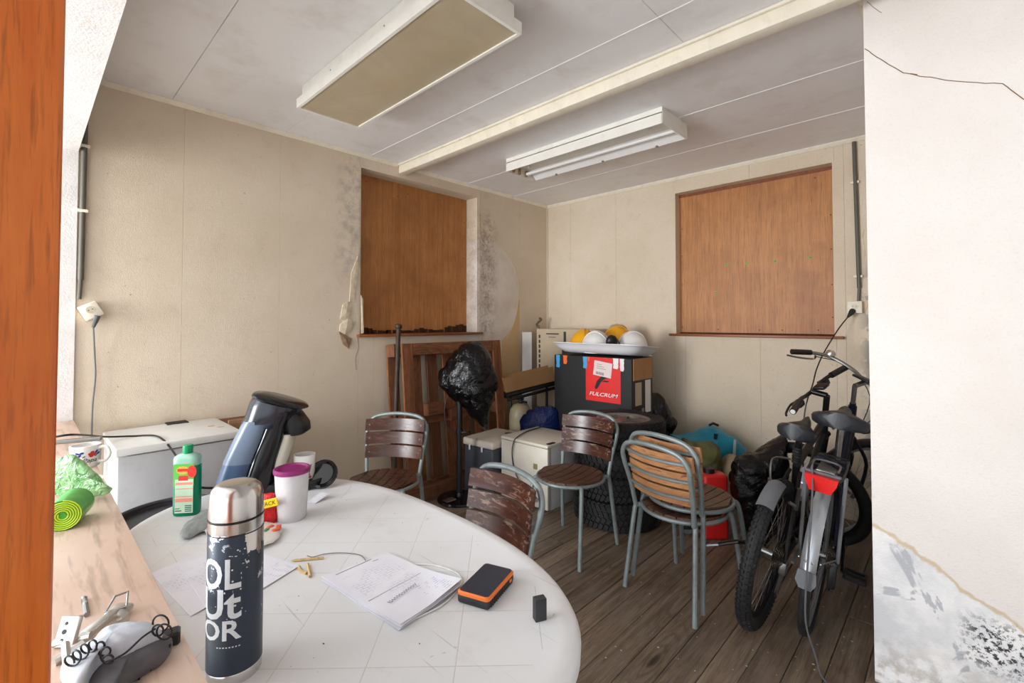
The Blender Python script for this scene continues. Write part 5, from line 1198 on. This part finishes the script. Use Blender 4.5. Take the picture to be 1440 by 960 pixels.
m.tube(pts, 0.0013, 6)
m.tube(cr([on(152, 930, Z=zz + 0.02), on(176, 918, Z=zz + 0.022), on(200, 896, Z=zz + 0.022), on(218, 884, Z=zz + 0.02)], 6), 0.0015, 6)
for cx_, cy_, rr in ((226, 876, 0.012), (231, 888, 0.011), (222, 886, 0.008)):
    q = on(cx_, cy_, Z=zz + 0.016); m.tube([q + V((0, 0, 1)) * rr * sin(t) + RT * rr * cos(t) for t in (2 * pi * k / 18 for k in range(18))], 0.0014, 6, True)
m.tube(cr([on(240, 905, Z=CZ + 0.025), on(232, 922, Z=CZ + 0.01), on(216, 926, Z=CZ + 0.006), on(212, 942, Z=CZ + 0.006), on(203, 935, Z=CZ + 0.006), on(195, 955, Z=CZ + 0.005)], 5), 0.0016, 6)
m.build('coiled_lead', M['black'], hs)
MB().rbox((-0.016, -0.012, 0), (0.016, 0.012, 0.02), 0.003, 1, T(*on(236, 906, Z=CZ)) @ RZ(YAW + 0.6)).build('plug_block', M['black'], hs)

# ================================================================== ON THE TABLE
# thermos flask
tp_ = V((-0.975, 0.279, TZ)); th = thing('thermos_flask', 'dark blue thermos flask with chipped paint and steel cap', 'flask', tp_)
r = 0.0455; f0 = towards(tp_)
tm_ = NT('chipped_paint'); x, y, z = tm_.xyz()
ed = tm_.ma('ADD', tm_.ma('MULTIPLY', tm_.mr(tm_.noise(28, 4, 0.7), 0.3, 0.7, -0.03, 0.03), 1.0), z)
side = tm_.mr(tm_.ma('ADD', tm_.ma('MULTIPLY', x, -sin(f0)), tm_.ma('MULTIPLY', y, cos(f0))), 0.012, 0.020, 0, 1)       # the chip reaches lower on one side
lim = tm_.ma('SUBTRACT', 0.262, tm_.ma('MULTIPLY', side, 0.040)); bare = tm_.mr(tm_.ma('SUBTRACT', ed, lim), -0.001, 0.001)
sm = tm_.noise(40, 5, 0.7)
spl = tm_.ma('MULTIPLY', tm_.mr(sm, 0.63, 0.64), tm_.win(z, 0.10, 0.25, 0.02))
col = tm_.mix(bare, tm_.mix(tm_.ma('MULTIPLY', spl, 0.8), srgb(44, 54, 68), srgb(214, 220, 226)), srgb(205, 202, 198))
tm_.out(col, tm_.mr(bare, 0, 1, 0.38, 0.24), tm_.mr(bare, 0, 1, 0.25, 1.0))
st_ = simple('brushed_steel', (208, 206, 204), 0.2, 1.0, var=0.03)
MB().lathe([(r - 0.002, 0.0), (r - 0.001, 0.002), (r - 0.001, 0.018), (r - 0.002, 0.020)], 48).build('base_ring', st_, th)
MB().lathe([(r - 0.003, 0.018), (r, 0.020), (r, 0.262), (r - 0.001, 0.264)], 64).build('body', tm_.m, th)
MB().lathe([(r - 0.0005, 0.262), (r - 0.0005, 0.282), (r - 0.003, 0.284)], 48).build('collar', st_, th)
MB().lathe([(r - 0.003, 0.2815), (r + 0.0004, 0.282), (r + 0.0004, 0.284), (r - 0.003, 0.2845)], 48).lathe([(r - 0.003, 0.2595), (r + 0.0005, 0.260), (r + 0.0005, 0.262), (r - 0.003, 0.2625)], 48).build('groove', M['black'], th)
MB().lathe([(r - 0.002, 0.284), (r - 0.0005, 0.286), (r - 0.001, 0.318), (r - 0.005, 0.334), (r - 0.013, 0.342), (r - 0.022, 0.344), (0.0, 0.344)], 48).build('cap', st_, th)
wpr = simple('worn_white_print', (216, 222, 226), 0.5, var=0.06, vs=60)
for s_, zz, sz in (('OL', 0.172, 0.085), ('Ut', 0.120, 0.085), ('OR', 0.083, 0.056)):
    tx = textmb(s_, sz, 0, 0, 'RIGHT', 0.0016 * sz / 0.08); kx = 0.074 / (max(v[0] for v in tx.v) - min(v[0] for v in tx.v))
    tx.v = [(x * kx, y * 0.85, z) for x, y, z in tx.v]
    wrap(tx, r, f0 + 0.18, zz, e=0.0004).build('lettering', wpr, th, 0)
m = MB()
for k in range(8): disc(m, -0.028 + k * 0.005, 0.071 - 0.0003 * k, 0.0016, 0.0011)
for k in range(40): disc(m, rnd.uniform(-0.045, 0.018), rnd.choice((rnd.uniform(0.2, 0.24), rnd.uniform(0.1, 0.2))), rnd.uniform(0.0005, 0.0022), rnd.uniform(0.0005, 0.002), 0, 8)
wrap(m, r, f0, 0, e=0.0004).build('paint_specks', wpr, th, 0)['kind'] = 'stuff'

# washing-up liquid
bp = on(263, 722, Z=TZ); bt = thing('dish_soap_bottle', 'green washing-up liquid bottle with label on the table', 'bottle', (bp.x, bp.y, TZ), YAW + 0.15)
bt.scale = (0.86, 0.9, 1.0)
gq = NT('green_liquid'); gq.out(srgb(16, 142, 104), 0.1, Transmission_Weight=0.25, IOR=1.33)
def ov(a, b_, z, e=3.2): return [(x, y, z) for x, y in sup(a, b_, e, 40)]
MB().rings([ov(0.042, 0.024, 0.0), ov(0.0455, 0.027, 0.006), ov(0.046, 0.027, 0.02), ov(0.046, 0.027, 0.165)]).build('liquid_body', gq.m, bt, 50)
MB().rings([ov(0.046, 0.027, 0.165), ov(0.046, 0.027, 0.186), ov(0.042, 0.025, 0.194), ov(0.030, 0.020, 0.2005, 2.4), ov(0.017, 0.016, 0.203, 2)]).build('shoulder', simple('clear_green', (150, 196, 178), 0.1), bt, 50)
MB().lathe([(0.0165, 0.200), (0.017, 0.204), (0.018, 0.222), (0.0175, 0.228), (0.015, 0.230), (0.0, 0.230)], 24).build('cap', simple('cap_green', (10, 150, 96), 0.3, var=0.05), bt)
def flat(pts, z, mat, name, par): MB().prism(pts, 0, 0.0003, frame((0, -0.0272 - z, 0), (1, 0, 0), (0, 0, 1), (0, -1, 0))).build(name, mat, par, 0)
rc = lambda x0, x1, y0, y1: [(x0, y0), (x1, y0), (x1, y1), (x0, y1)]
flat(rc(-0.036, 0.036, 0.10, 0.172), 0.0, simple('label_green', (90, 186, 70), 0.4), 'upper_label', bt)
flat([(0.022 * cos(a) - 0.004, 0.152 + 0.013 * sin(a)) for a in (2 * pi * k / 24 for k in range(24))], 0.0004, simple('label_orange', (240, 170, 60), 0.4), 'oval_badge', bt)
flat(rc(-0.022, 0.014, 0.148, 0.157), 0.0008, simple('label_red', (214, 40, 36), 0.4), 'badge_band', bt)
flat([(0.016 * cos(a) + 0.029, 0.147 + 0.020 * sin(a)) for a in (2 * pi * k / 24 for k in range(24))], 0.0006, redm, 'red_seal', bt)
flat(rc(-0.030, 0.034, 0.012, 0.122), 0.0004, simple('label_pale', (196, 226, 196), 0.4), 'text_label', bt)
flat(rc(-0.018, 0.016, 0.118, 0.134), 0.0006, redm, 'red_block', bt)
lp = simple('label_pink', (238, 150, 130), 0.4)
for y0, y1 in ((0.090, 0.0925), (0.048, 0.060), (0.064, 0.067), (0.104, 0.112)): flat(rc(-0.028, 0.032, y0, y1), 0.0008, lp, 'text_band', bt)
for k in range(4): flat(rc(0.006, 0.030, 0.016 + k * 0.006, 0.0195 + k * 0.006), 0.0008, simple('label_ink', (70, 110, 90), 0.4), 'barcode', bt)
flat(rc(-0.028, -0.006, 0.018, 0.021), 0.0008, M['black'], 'small_print', bt); flat(rc(-0.028, -0.012, 0.026, 0.028), 0.0008, M['black'], 'small_print', bt)
MB().lathe([(0.008, 0), (0.008, 0.0006)], 14, T(-0.0455, 0, 0.075) @ RY(-pi / 2)).build('red_dot', redm, bt, 0)

# grey cloth
ol = [on(a, c, Z=TZ + 0.012) for a, c in ((252, 752), (258, 742), (272, 728), (288, 718), (304, 714), (318, 716), (318, 730), (300, 740), (276, 750), (262, 755))]
tag(puff(ol, (0, 0, 1), 0.016, 71, 0.006, 30, 6, 50, 0.006).build('cleaning_cloth', simple('grey_cloth', (146, 152, 150), 0.9, var=0.15, vs=30, bump=0.4, bs=120), None, 80), 'crumpled grey cleaning cloth beside the green bottle', 'cloth')

# coffee machine
sp0 = on(347, 689, Z=TZ); sn = thing('coffee_machine', 'leaning black pad coffee machine with blue water tank', 'coffee machine', (sp0.x, sp0.y, TZ), YAW + 0.22)
def sec(x0, x1, wv, z, e=3.0, n=40, sl=0.0): return [((x0 + x1) / 2 + (x1 - x0) / 2 * math.copysign(abs(cos(q)) ** (2 / e), cos(q)), wv * math.copysign(abs(sin(q)) ** (2 / e), sin(q)), z + sl * (math.copysign(abs(cos(q)) ** (2 / e), cos(q)))) for q in (2 * pi * k / n for k in range(n))]
MB().rings([sec(-0.015, 0.100, 0.084, 0.0), sec(-0.012, 0.104, 0.086, 0.01), sec(0.0, 0.112, 0.084, 0.06), sec(0.022, 0.126, 0.084, 0.13), sec(0.05, 0.145, 0.086, 0.20), sec(0.07, 0.155, 0.09, 0.25), sec(0.08, 0.172, 0.092, 0.285), sec(0.082, 0.18, 0.092, 0.305)]).build('body', M['blackgloss'], sn, 60)
wt_ = NT('water_tank'); wt_.out(wt_.mix(wt_.mr(wt_.xyz()[2], 0.118, 0.122), srgb(62, 82, 112), srgb(104, 118, 138)), 0.28)
MB().rings([sec(-0.098, 0.0, 0.078, 0.004), sec(-0.100, 0.01, 0.084, 0.012), sec(-0.090, 0.03, 0.086, 0.06), sec(-0.068, 0.052, 0.087, 0.13), sec(-0.038, 0.08, 0.089, 0.20), sec(-0.012, 0.10, 0.092, 0.255), sec(0.0, 0.11, 0.093, 0.275)]).build('water_tank', wt_.m, sn, 60)
hd = MB().rings([sec(-0.014, 0.170, 0.094, 0.264, 2.6), sec(-0.004, 0.182, 0.097, 0.280, 2.6), sec(0.012, 0.192, 0.096, 0.318, 2.5, 40, -0.022), sec(0.024, 0.196, 0.092, 0.335, 2.4, 40, -0.026)]).build('head', simple('head_black', (28, 30, 38), 0.2), sn, 60)
MB().rings([sec(0.020, 0.200, 0.088, 0.333, 2.4, 40, -0.027), sec(0.018, 0.216, 0.092, 0.337, 2.4, 40, -0.030), sec(0.024, 0.212, 0.086, 0.344, 2.4, 40, -0.030), sec(0.06, 0.18, 0.045, 0.352, 2.2, 40, -0.02)]).build('lid', M['blackgloss'], hd, 60)
for k, (xx, yy) in enumerate(((0.07, -0.03), (0.09, 0.0), (0.07, 0.03))): MB().lathe([(0.010, 0), (0.010, 0.002)], 14, T(xx, yy, 0.353)).build('button', M['steel'], hd)
MB().lathe([(0.017, 0), (0.017, 0.004), (0.012, 0.006)], 20, T(0.10, -0.088, 0.262) @ RX(pi / 2)).build('emblem_ring', M['navy'], hd)
MB().rings([sec(0.14, 0.205, 0.05, 0.208, 2.2), sec(0.13, 0.225, 0.062, 0.222, 2.2), sec(0.12, 0.222, 0.066, 0.25, 2.2), sec(0.12, 0.195, 0.066, 0.288, 2.2)]).build('spout', M['black'], sn, 60)
MB().rings([sec(0.088, 0.136, 0.058, 0.07, 3), sec(0.095, 0.146, 0.060, 0.11, 3), sec(0.115, 0.164, 0.060, 0.17, 3), sec(0.128, 0.172, 0.058, 0.215, 3)]).build('inner_cover', simple('ivory_plastic', (212, 208, 190), 0.4, var=0.05), sn, 60)
MB().rings([sec(-0.02, 0.17, 0.075, 0.0, 2.6), sec(-0.02, 0.172, 0.077, 0.02, 2.6), sec(-0.01, 0.16, 0.07, 0.034, 2.6)]).build('foot', M['black'], sn, 60)
MB().lathe([(0.060, 0.0), (0.064, 0.012), (0.064, 0.022), (0.056, 0.026), (0.0, 0.024)], 36, T(0.215, 0.0, 0.004)).tube([(0.215 + 0.06 * cos(a), 0.06 * sin(a), 0.03) for a in (2 * pi * k / 36 for k in range(36))], 0.007, 8, True).build('drip_tray', M['black'], sn)
mp = sn.matrix_basis @ V((0.205, 0, 0.031))
from_loc = T(sp0.x, sp0.y, TZ) @ RZ(YAW + 0.22) @ V((0.205, 0.0, 0.0295))
mug('white mug with red leaf motif on the coffee machine drip tray', tuple(from_loc), 0.040, 0.095, YAW + 2.2, False)
pk = on(440, 684, Z=TZ); pd = thing('pad_holder', 'round black coffee pad holder leaning beside the drip tray', 'pad holder', (pk.x + 0.02, pk.y + 0.03, TZ), YAW)
MB().lathe([(0.050, -0.012), (0.056, -0.006), (0.056, 0.008), (0.048, 0.012), (0.040, 0.004), (0.0, 0.004)], 32, T(0, 0, 0.046) @ RX(R(52))).build('holder', M['blackgloss'], pd)

# sugar jar
jp = on(410, 728, Z=TZ); jr = 0.0525
jar = thing('sugar_jar', 'translucent jar of sugar with purple lid on the table', 'jar', (jp.x, jp.y, TZ))
jm = NT('frosted_jar'); jm.out(jm.mix(jm.mr(jm.noise(20, 3), 0.4, 0.6), srgb(240, 236, 238), srgb(246, 243, 244)), 0.25, Transmission_Weight=0.35, IOR=1.2)
MB().lathe([(jr * 0.80, 0.0), (jr * 0.86, 0.005), (jr, 0.155), (jr - 0.002, 0.155), (jr * 0.82, 0.008), (0.0, 0.006)], 48, None, False).build('jar_wall', jm.m, jar)
MB().lathe([(0.0, 0.008), (jr * 0.80, 0.009), (jr * 0.93, 0.108), (jr * 0.5, 0.118), (0.0, 0.112)], 40, None, False).build('sugar', simple('sugar_white', (244, 242, 240), 0.8, var=0.02), jar)
pur = simple('purple_lid', (140, 38, 104), 0.3, var=0.05)
MB().lathe([(jr + 0.003, 0.150), (jr + 0.004, 0.154), (jr + 0.004, 0.162), (jr, 0.165), (jr - 0.006, 0.165), (jr - 0.01, 0.161), (0.0, 0.162)], 48).build('lid', pur, jar)
MB().tube([(jr * 0.5, -jr * 0.5, 0.12), (jr * 0.6, -jr * 0.55, 0.150)], 0.003, 6).build('scoop', M['steel'], jar)

# packets
ol = [on(a, c, D=1.50) for a, c in ((364, 699), (370, 694), (382, 693), (389, 698), (391, 715), (390, 735), (382, 740), (368, 739), (362, 725))]
cp = puff(ol, -VH, 0.022, 81, 0.005, 30, 6, 36, 0.004)
pk_ = thing('coffee_packet', 'crumpled red coffee packet with yellow band', 'packet')
cp.build('foil_pouch', bagmat('red_foil', (206, 24, 22), 0.25, 0.5, 30), pk_, 80)
yb = frame(on(378, 707, D=1.472), (RT + UP * 0.25).normalized(), (UP - RT * 0.25).normalized(), -VH)
MB().rbox((-0.030, -0.014, 0), (0.030, 0.012, 0.004), 0.002, 1, yb).build('yellow_band', simple('yellow_foil', (242, 208, 20), 0.3), pk_)
tx = textmb('PACK', 0.018, 0.2, 0, 'CENTER'); tx.v = [tuple(yb @ V((x, y - 0.007, 0.0045))) for x, y, z in tx.v]; tx.build('band_lettering', M['black'], pk_, 0)
wp = thing('snack_wrapper', 'clear snack wrapper with orange and green print beside the thermos', 'wrapper')
ol = [on(a, c, Z=TZ + 0.010) for a, c in ((284, 742), (292, 735), (318, 738), (345, 742), (372, 735), (394, 738), (396, 750), (384, 762), (350, 770), (300, 758))]
puff(ol, (0, 0, 1), 0.012, 91, 0.005, 40, 6, 50, 0.004).build('film', simple('cloudy_film', (222, 218, 212), 0.25, var=0.06), wp, 80)
og = simple('orange_print', (216, 92, 52), 0.4, var=0.25, vs=60)
for k, (a, c, mm) in enumerate(((290, 738, og), (298, 742, og), (388, 745, og), (380, 741, og), (374, 746, simple('green_print', (60, 140, 90), 0.4)), (392, 740, og))):
    MB().rbox((-0.012, -0.007, -0.004), (0.012, 0.007, 0.004), 0.003, 1, T(*on(a, c, Z=TZ + 0.018)) @ RZ(YAW + 0.4 * k)).build('print_patch', mm, wp)

# papers
def paper_mat(seed):
    t = NT('printed_sheet'); x, y, z = t.xyz()
    base = t.mix(t.mr(t.noise(8, 3), 0.3, 0.7), srgb(240, 240, 246), srgb(228, 228, 238))
    v = t.vec((1, 1, 1), off=(seed, seed, 0))
    bk = t.n('ShaderNodeTexBrick', {'Vector': v, 'Scale': 26.0, 'Mortar Size': 0.012, 'Color1': (0, 0, 0, 1), 'Color2': (0, 0, 0, 1), 'Mortar': (1, 1, 1, 1)}).outputs['Fac']
    msk = t.ma('MULTIPLY', t.ma('MULTIPLY', t.win(x, -0.075, 0.06, 0.004), t.win(y, -0.04, 0.11, 0.004)), t.mr(t.noise(18, 2), 0.42, 0.55))
    col = t.mix(t.ma('MULTIPLY', t.ma('MULTIPLY', bk, msk), 0.55), base, srgb(120, 122, 156))
    tl = t.ma('MULTIPLY', t.win(t.ma('FRACT', t.ma('MULTIPLY', y, 120.0)), 0.35, 0.65, 0.05), t.mr(t.noise(90, 2, vec=t.vec((1, 0.3, 1))), 0.5, 0.6))
    m2 = t.ma('MULTIPLY', t.win(x, 0.02, 0.085, 0.003), t.win(y, -0.135, -0.06, 0.003))
    col = t.mix(t.ma('MULTIPLY', t.ma('MULTIPLY', tl, m2), 0.5), col, srgb(110, 110, 140))
    return t.out(col, 0.7)
def sheet_obj(name, par, corners, lift, seed, mat, curl):
    c = [on(a, b_, Z=TZ) for a, b_ in corners]; ctr = sum(c, V()) / 4
    ex = ((c[1] - c[0]) + (c[2] - c[3])).normalized(); ez = V((0, 0, 1)); ey = ez.cross(ex)
    Mi = frame(ctr, ex, ey, ez).inverted()
    def fn(u, v):
        p = c[0].lerp(c[1], u).lerp(c[3].lerp(c[2], u), v)
        q = Mi @ p; q.z = lift + 0.0012 + curl(u, v) + 0.0012 * abs(nz(p, 9, seed)); return q
    o = MB().sheet(fn, 14, 14, 0.0006).build(name, mat, par, 60); o.matrix_local = frame(ctr, ex, ey, ez); return o
pp = thing('paper_stack', 'curled stack of printed sheets with handwriting beside the power bank', 'paper stack')
pm1, pm2 = paper_mat(0.3), paper_mat(1.7)
cn = [(453, 815), (545, 781), (650, 828), (563, 886)]
for k in range(4):
    j = lambda: rnd.uniform(-2.5, 2.5)
    sheet_obj('sheet', pp, [(a + j() * (k < 3), c + j() * (k < 3)) for a, c in cn], 0.0022 * k, 10 + k, pm1 if k == 3 else pm2, lambda u, v, k=k: 0.010 * max(0, v - 0.6) ** 1.5 * (1 + k * 0.3) + 0.022 * max(0, u + v - 1.45) * (0.4 + 0.2 * k))
ink_ = simple('ink', (92, 92, 112), 0.6); m = MB(); pts = []
a, c = on(548, 846, Z=TZ + 0.0125), on(585, 820, Z=TZ + 0.0125)
for k in range(90):
    u = k / 89; q = a.lerp(c, u); pts.append(q + (UP * 0 + V((c - a).orthogonal()).normalized() * 0) + (V((0, 0, 1)).cross((c - a).normalized())) * 0.0034 * sin(k * 0.8) * (0.6 + 0.7 * abs(sin(k * 0.31))) )
m.tube(pts, 0.0006, 4); m.tube([a + V((-0.004, -0.004, 0)), a + V((0.004, 0.0, 0)), a + V((0.002, 0.008, 0))], 0.0007, 4); m.build('handwriting', ink_, pp, 0)
m = MB()
for p0, p1 in (((472, 808), (522, 786)), ((518, 845), (592, 805)), ((524, 789), (532, 786))): m.tube([on(*p0, Z=TZ + 0.0085), on(*p1, Z=TZ + 0.0085)], 0.0005, 4)
m.build('ruled_line', ink_, pp, 0)
pp2 = thing('paper_sheets', 'two printed sheets lying flat behind the thermos flask', 'paper')
sheet_obj('sheet', pp2, [(213, 806), (318, 764), (360, 815), (268, 868)], 0.0, 31, pm2, lambda u, v: 0.006 * max(0, v - 0.7))
sheet_obj('sheet', pp2, [(250, 795), (330, 768), (421, 797), (300, 872)], 0.002, 33, pm1, lambda u, v: 0.016 * max(0, u - 0.8) * (1 - v))
sm_ = sheet_obj('paper_scrap', None, [(432, 706), (452, 697), (462, 700), (444, 708)], 0.0, 35, pm2, lambda u, v: 0.014 * u)
tag(sm_, 'small folded paper scrap on the table behind the sugar jar', 'paper')

# pencils, leads, crumbs
pw = wood('pencil_wood', (196, 164, 110), (214, 184, 132), 'X', 0.6)
for lab, a, c, r_ in (('thin wooden pencil stub lying across the table', (409, 788), (455, 784), 0.0036), ('short wooden dowel piece pointing at the pencil stub', (432, 791), (436, 810), 0.0042)):
    q = thing('pencil', lab, 'pencil'); A, B = on(*a, Z=TZ + r_), on(*c, Z=TZ + r_)
    MB().tube([A.lerp(B, 0.12), B], r_, 6).build('shaft', pw, q, 0); MB().tube([A, A.lerp(B, 0.12)], [0.0008, r_], 6).build('tip', pw, q, 0)
tag(MB().tube(cr([on(*p, Z=TZ + 0.003) for p in ((432, 781), (440, 783), (455, 779), (475, 777), (495, 778), (508, 781), (515, 789))], 6), 0.0012, 6).build('thin_wire', M['greycable'], None), 'thin grey wire lying above the paper stack', 'wire')
tag(MB().tube(cr([on(*p, Z=TZ + 0.003) for p in ((585, 793), (608, 794), (628, 799), (643, 806), (649, 815), (646, 826), (625, 848), (600, 862), (575, 873))], 6), 0.0019, 6).build('white_cable', M['white'], None), 'white charging cable looping round the paper stack', 'cable')
tag(MB().tube(cr([on(*p, Z=TZ + 0.003) for p in ((420, 797), (424, 803), (431, 806))], 4), [0.004, 0.005, 0.004] + [0.004] * 6, 6).build('wood_chip', pw, None), 'small curled wood chip beside the pencil', 'wood chip')

# power bank
pb = thing('power_bank', 'rugged black power bank with orange trim on the table', 'power bank', (-0.822, 0.772, TZ))
ex = V((-0.043, 0.128, 0)).normalized(); pb.rotation_euler = (0, 0, math.atan2(ex.y, ex.x))
MB().rbox((-0.068, -0.041, 0.0), (0.068, 0.041, 0.024), 0.007, 3).build('case', simple('bank_black', (34, 36, 40), 0.55, var=0.1), pb)
def rrect(a, b_, r_, z, n=6): return [(sx * (a - r_) + r_ * cos(q), sy * (b_ - r_) + r_ * sin(q), z) for sx, sy, q0 in ((1, 1, 0), (-1, 1, pi / 2), (-1, -1, pi), (1, -1, 3 * pi / 2)) for q in (q0 + pi / 2 * k / n for k in range(n + 1))]
MB().rings([rrect(0.0685, 0.0415, 0.010, 0.020), rrect(0.0688, 0.0418, 0.010, 0.0255), rrect(0.066, 0.039, 0.009, 0.0285)]).build('orange_trim', simple('orange_plastic', (240, 120, 40), 0.4, var=0.05), pb)
MB().rings([rrect(0.0645, 0.0375, 0.008, 0.027), rrect(0.0645, 0.0375, 0.008, 0.0298), rrect(0.062, 0.035, 0.007, 0.0302)]).build('solar_panel', simple('panel_slate', (46, 52, 66), 0.35, var=0.15, vs=60), pb)
m = MB()
for k in range(14):
    xx = -0.056 + k * 0.0082
    for s in (-1, 1): m.box((xx, s * 0.0405, 0.004), (xx + 0.004, s * 0.0422, 0.02))
m.build('grip_ribs', M['black'], pb, 0)['kind'] = 'stuff'
MB().rbox((-0.0695, -0.012, 0.008), (-0.0675, 0.004, 0.015), 0.001, 1).build('port', M['black'], pb)
MB().rbox((0.040, -0.0428, 0.009), (0.050, -0.0405, 0.017), 0.001, 1).build('orange_port_cover', simple('orange_cover', (244, 128, 44), 0.4), pb)
# black block
k_ = on(757, 872, Z=TZ); bk = thing('black_block', 'small black rectangular block standing by the table rim', 'block', (k_.x, k_.y + 0.006, TZ), YAW + 0.35)
MB().rbox((-0.014, -0.009, 0), (0.012, 0.009, 0.046), 0.0012, 1).build('block', simple('block_black', (44, 44, 48), 0.5, var=0.1), bk)
MB().rbox((-0.0135, -0.0085, 0.0455), (0.0115, 0.0085, 0.0468), 0.0005, 1).build('block_top', simple('block_top', (60, 60, 64), 0.6), bk)

# paint flecks and crumbs
m = MB(); rf = random.Random(3)
for k in range(70):
    px, py = rf.uniform(800, 1228), rf.uniform(760, 955); q = on(px, py, Z=0.0005); s_ = rf.uniform(0.002, 0.007); a = rf.uniform(0, 6)
    if q.x > -0.28: continue
    m.add([q + V((s_ * cos(a + t) * rf.uniform(0.5, 1), s_ * sin(a + t) * rf.uniform(0.5, 1), 0.0006)) for t in (0, 1.6, 3.1, 4.7)], [(0, 1, 2, 3)])
o = tag(m.build('floor_flecks', simple('fleck_white', (214, 206, 190), 0.8), None, 0), 'scattered pale paint flecks on the floor boards', 'debris'); o['kind'] = 'stuff'
m = MB()
for px, py in ((502, 792), (418, 858), (409, 937), (441, 925), (534, 697), (505, 688), (480, 700), (555, 722), (620, 770), (566, 735), (672, 766), (300, 735), (700, 845), (420, 838), (455, 905), (590, 905)):
    q = on(px, py, Z=TZ + 0.0008); s_ = rf.uniform(0.0015, 0.004); a = rf.uniform(0, 6)
    m.add([q + V((s_ * cos(a + t) * k_, s_ * sin(a + t) * 0.5, 0.0005)) for t, k_ in ((0, 1), (1.6, 0.5), (3.1, 1), (4.7, 0.5))], [(0, 1, 2, 3)])
o = tag(m.build('table_crumbs', simple('crumb_brown', (70, 56, 42), 0.8), None, 0), 'small dark crumbs scattered on the white table', 'debris'); o['kind'] = 'stuff'
